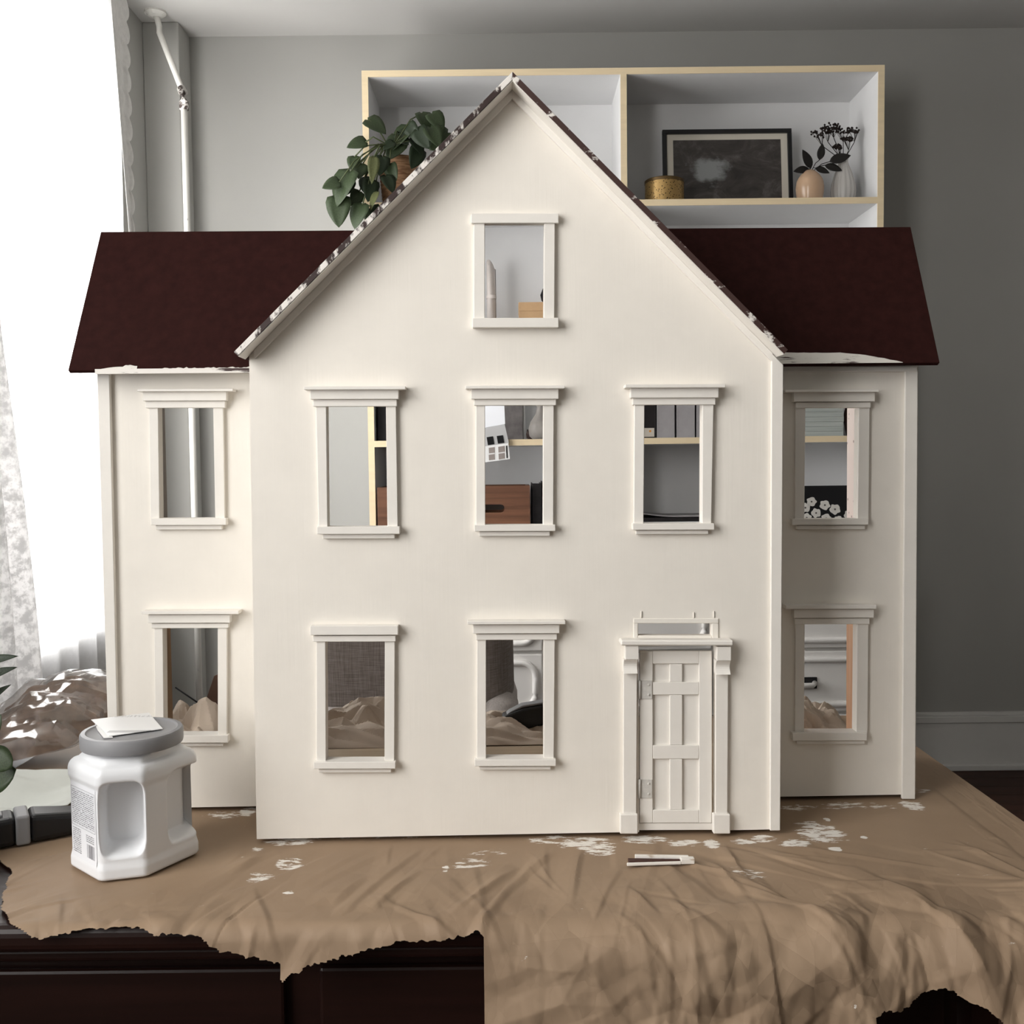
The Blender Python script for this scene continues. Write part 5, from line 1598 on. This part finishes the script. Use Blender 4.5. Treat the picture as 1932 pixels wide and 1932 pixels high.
# --- bottom row
m_crate = wood_mat('crate_wood', (0.10, 0.045, 0.025), (0.22, 0.10, 0.055), 'x', 0.55, 0.7)
def crate(px0, px1, pyt, Y, dep, label, hole):
    x0, x1 = X_(px0, 950, Y), X_(px1, 950, Y)
    ht = Z_((px0 + px1) / 2, pyt, Y) - SH[3]
    hw = (x1 - x0) / 2; t = 0.012
    cr = thing('wooden_crate', label, 'crate', ((x0 + x1) / 2, Y + dep / 2, SH[3]))
    hd = dep / 2
    def fb(y, nm):
        if hole:
            pts = [(-hw, 0.0006), (hw, 0.0006), (hw, ht), (-hw, ht)]
            hz = ht - 0.072; rr_ = 0.013
            hx0, hx1 = -0.045, 0.045
            hl = [(x, z) for x, z in rrect(hx0, hx1, hz - rr_, hz + rr_, rr_ * 0.98)]
            loops = [[Vector((x, z, 0)) for x, z in pts], [Vector((x, z, 0)) for x, z in hl]]
            tris = tessellate_polygon(loops); flat = [p for l in loops for p in l]; n = len(flat)
            v = [(p.x, y, p.y) for p in flat] + [(p.x, y + t, p.y) for p in flat]
            f = [tuple(q) for q in tris] + [tuple(i + n for i in reversed(q)) for q in tris]
            k = 0
            for l in loops:
                for i in range(len(l)):
                    a = k + i; c = k + (i + 1) % len(l); f.append((a, c, c + n, a + n))
                k += len(l)
            mesh_obj(nm, v, f, m_crate, cr)
        else:
            box(nm, -hw, hw, y, y + t, 0.0006, ht, m_crate, cr, 0.001)
    fb(-hd, 'front_board'); fb(hd - t, 'rear_board')
    box('end_board', -hw, -hw + t, -hd + t, hd - t, 0.0006, ht, m_crate, cr)
    box('end_board', hw - t, hw, -hd + t, hd - t, 0.0006, ht, m_crate, cr)
    box('bottom_board', -hw + t, hw - t, -hd + t, hd - t, 0.0006, 0.01, m_crate, cr)
crate(712, 846, 919, BY - 0.02, 0.22, 'brown wooden crate at the left end, without a visible handle hole', False)
crate(850, 1000, 917, BY + 0.01, 0.20, 'brown wooden crate with a slotted handle hole behind the upper middle window', True)
Y0 = BY + 0.03
book(X_(1004, 950, Y0), X_(1022, 950, Y0), Y0, 0.2, Z_(1012, 912, Y0) - SH[3], m_bn, 'black box file right of the wooden crates', 'box file', SH[3], name='box_file')
book(X_(1023.5, 950, Y0), X_(1052, 950, Y0), Y0, 0.2, Z_(1030, 909, Y0) - SH[3], m_bn, 'taller black box file against the previous one, mostly hidden', 'box file', SH[3], name='box_file')
# papers and trays behind the right facade window
Y0 = BY + 0.02
px0, px1 = X_(1200, 970, Y0), X_(1345, 970, Y0)
zl_ = [(0.0005, 0.03, m_kraft_lit, 'grey brown folder stack low on the bottom shelf', 'folder'), ]
st = thing('folder_stack', 'stack of dark and pale folders on the bottom shelf behind the upper right window', 'folder stack', ((px0 + px1) / 2, Y0 + 0.1, SH[3]))
hw = (px1 - px0) / 2
zz = 0.0005
topz = Z_(1270, 963, Y0) - SH[3]
lay = [(0.30, m_bd, 'folder'), (0.22, mat('taupe_folder', (0.2, 0.17, 0.15), 0.6, 0.2), 'folder'), (0.24, m_bd, 'folder'), (0.10, m_paper, 'paper_sheaf'), (0.09, m_bn, 'folder')]
for (fr_, m_, nm_) in lay:
    hh = topz * 0.9 * fr_
    box(nm_, -hw, hw, -0.1, 0.1, zz, zz + hh - 0.0006, m_, st, 0.0008)
    zz += hh
# curled sheet on top
n = 24
v = []; f = []
for i in range(n + 1):
    u_ = i / n
    for y in (-0.095, 0.09):
        v.append((-hw + 2 * hw * u_, y, 0.0015 + 0.016 * max(0, 1 - u_ / 0.55) ** 2))
for i in range(n):
    f.append((2 * i, 2 * i + 2, 2 * i + 3, 2 * i + 1))
o = mesh_obj('curled_sheet', v, f, m_bd, None, True); o.modifiers.new('thickness', 'SOLIDIFY').thickness = 0.0015
o.location = (st.location.x, st.location.y, SH[3] + zz)
tag(o, 'curled grey sheet lying on top of the folder stack', 'paper')
# black picture with white flowers
Y0 = BY + 0.06
x0_, x1_ = X_(1490, 950, Y0), X_(1626, 950, Y0)
fb_ = thing('flower_picture', 'black picture with white flowers behind the upper window of the shaded wing', 'picture', ((x0_ + x1_) / 2, Y0, SH[3]))
fb_.rotation_euler = (math.radians(-5), 0, 0)
hw = (x1_ - x0_) / 2
ht = Z_(1560, 916, Y0) - SH[3]
box('board', -hw, hw, 0, 0.008, 0.002, ht, m_blackmat, fb_)
m_pet = mat('white_petals', (0.62, 0.60, 0.56), 0.7, 0.1, 0.08, (60, 60, 60))
m_eye = mat('flower_eye', (0.12, 0.11, 0.10), 0.7, 0.1)
for i, (px, py, r) in enumerate(((1534, 946.5, 9), (1559, 953, 9.5), (1578, 961, 10), (1542, 968, 9), (1522, 958, 9), (1524, 977, 9), (1561, 978, 9), (1584, 981, 8), (1604, 972, 9), (1600, 990, 9), (1540, 994, 9))):
    p = at_px(px, py, Y0 - 0.001, fb_)
    rr_ = (r / F) * (Y0 + 0.98)
    pts = []
    for k in range(24):
        a = 2 * math.pi * k / 24
        q = rr_ * (1 + 0.10 * math.cos(5 * a + i) + 0.05 * math.cos(7 * a + 2 * i))
        pts.append((p.x + q * math.cos(a), p.z + q * 0.95 * math.sin(a)))
    fo = MB().prism([Vector((x, -0.0008, z)) for x, z in pts], [Vector((x, 0, z)) for x, z in pts]).build('flower', m_pet, fb_)
    e = [(p.x + rr_ * 0.2 * math.cos(k), p.z + rr_ * 0.2 * math.sin(k)) for k in np.linspace(0, 2 * math.pi, 10)[:-1]]
    MB().prism([Vector((x, -0.0012, z)) for x, z in e], [Vector((x, -0.0008, z)) for x, z in e]).build('flower_eye', m_eye, fo)

# ================================================================== WOVEN ARMCHAIR BEHIND THE TABLE
m_weave, nt, bs = new_mat('woven_upholstery')
nza = noise_tex(nt, (30, 30, 900), 3, 0.6); nzb = noise_tex(nt, (700, 700, 20), 3, 0.6)
av = N(nt, 'ShaderNodeMath', operation='ADD'); nt.links.new(nza.outputs[0], av.inputs[0]); nt.links.new(nzb.outputs[0], av.inputs[1])
rw = ramp(nt, av.outputs[0], [(0.8, (0.18, 0.145, 0.125)), (1.2, (0.46, 0.40, 0.365))])
rw.color_ramp.elements[0].position = 0.4; rw.color_ramp.elements[1].position = 0.75
dv_ = N(nt, 'ShaderNodeMath', operation='MULTIPLY'); dv_.inputs[1].default_value = 0.5
nt.links.new(av.outputs[0], dv_.inputs[0]); nt.links.new(dv_.outputs[0], rw.inputs[0])
nt.links.new(rw.outputs[0], bs.inputs['Base Color']); bs.inputs['Roughness'].default_value = 0.85
bump(nt, bs, dv_.outputs[0], 0.5, 0.002)
HY = 1.02
hx1 = X_(968, 1280, HY)
hx0 = X_(545, 1280, HY)
chx = (hx0 + hx1) / 2; chw = (hx1 - hx0) / 2
ch = thing('armchair', 'woven taupe barrel armchair turned with its back to the table', 'armchair', (chx, HY + 0.25, 0))
zc = Z_(760, 1075, HY)
def shell(name, z0, z1, half, depth, thick, m, flare=0.0):
    pts = []
    n = 40
    for i in range(n + 1):
        a = math.pi + math.pi * i / n
        # superellipse back
        c, s = math.cos(a), math.sin(a)
        x = half * abs(c) ** 0.35 * (1 if c > 0 else -1)
        y = depth * abs(s) ** 0.6 * (1 if s > 0 else -1)
        pts.append((x, y))
    v = []; f = []
    zr = [z0 + (z1 - z0) * k / 10 for k in range(11)]
    rings = [(1, z) for z in zr]
    n1 = len(pts)
    for z in zr:
        t = (z - z0) / (z1 - z0)
        g = 1 + flare * (1 - t) ** 2
        for x, y in pts: v.append((x * g, y * g, z))
    for k in range(4):
        a = math.pi * (k + 1) / 5
        for x, y in pts:
            s = 1 - thick / half * (1 - math.cos(a)) / 2
            v.append((x * s, y * s, z1 + thick * 0.5 * math.sin(a)))
    for z in reversed(zr):
        for x, y in pts:
            s = 1 - thick / half
            v.append((x * s, y * s, z))
    nr = len(v) // n1
    for k in range(nr - 1):
        for i in range(n1 - 1):
            f.append((k * n1 + i, k * n1 + i + 1, (k + 1) * n1 + i + 1, (k + 1) * n1 + i))
    f.append(tuple(k * n1 for k in range(nr))); f.append(tuple(k * n1 + n1 - 1 for k in range(nr - 1, -1, -1)))
    for i in range(n1 - 1):
        f.append((i + 1, i, (nr - 1) * n1 + i, (nr - 1) * n1 + i + 1))
    return mesh_obj(name, v, f, m, ch, True)
zs_ = Z_(950, 1352, HY)
shell('backrest', zs_ - 0.001, zc, chw, 0.25, 0.07, m_weave, 0.01)
m_weave2 = mat('pale_woven_base', (0.58, 0.53, 0.5), 0.85, 0.1, 0.15, (300, 300, 300), 0.4, 0.002, (300, 300, 300))
shell('seat_base', 0.16, zs_ - 0.004, chw * 1.04, 0.262, 0.12, m_weave2, 0.03)
bo_ = unY(938, 1378, HY - 0.03) - Vector(ch.location)
MB().tube([bo_ + Vector((-0.03, 0.0, -0.02)), bo_ + Vector((-0.012, 0.0, 0.018)), bo_ + Vector((0.0, 0.02, 0.03)), bo_ + Vector((0.02, 0.10, 0.03))], [0.012, 0.026, 0.030, 0.024], 20).build('side_bolster', m_weave2, ch, True)
MB().box(-chw * 0.8, chw * 0.8, -0.13, 0.28, 0.30, 0.42).build('seat_cushion', m_weave, ch, False, 0.04, 4)
for x in (-1, 1):
    for y in (-0.15, 0.2):
        MB().lathe([(0.012, 0), (0.02, 0.31)], 14, x * chw * 0.7, y).build('leg', m_table, ch, True)
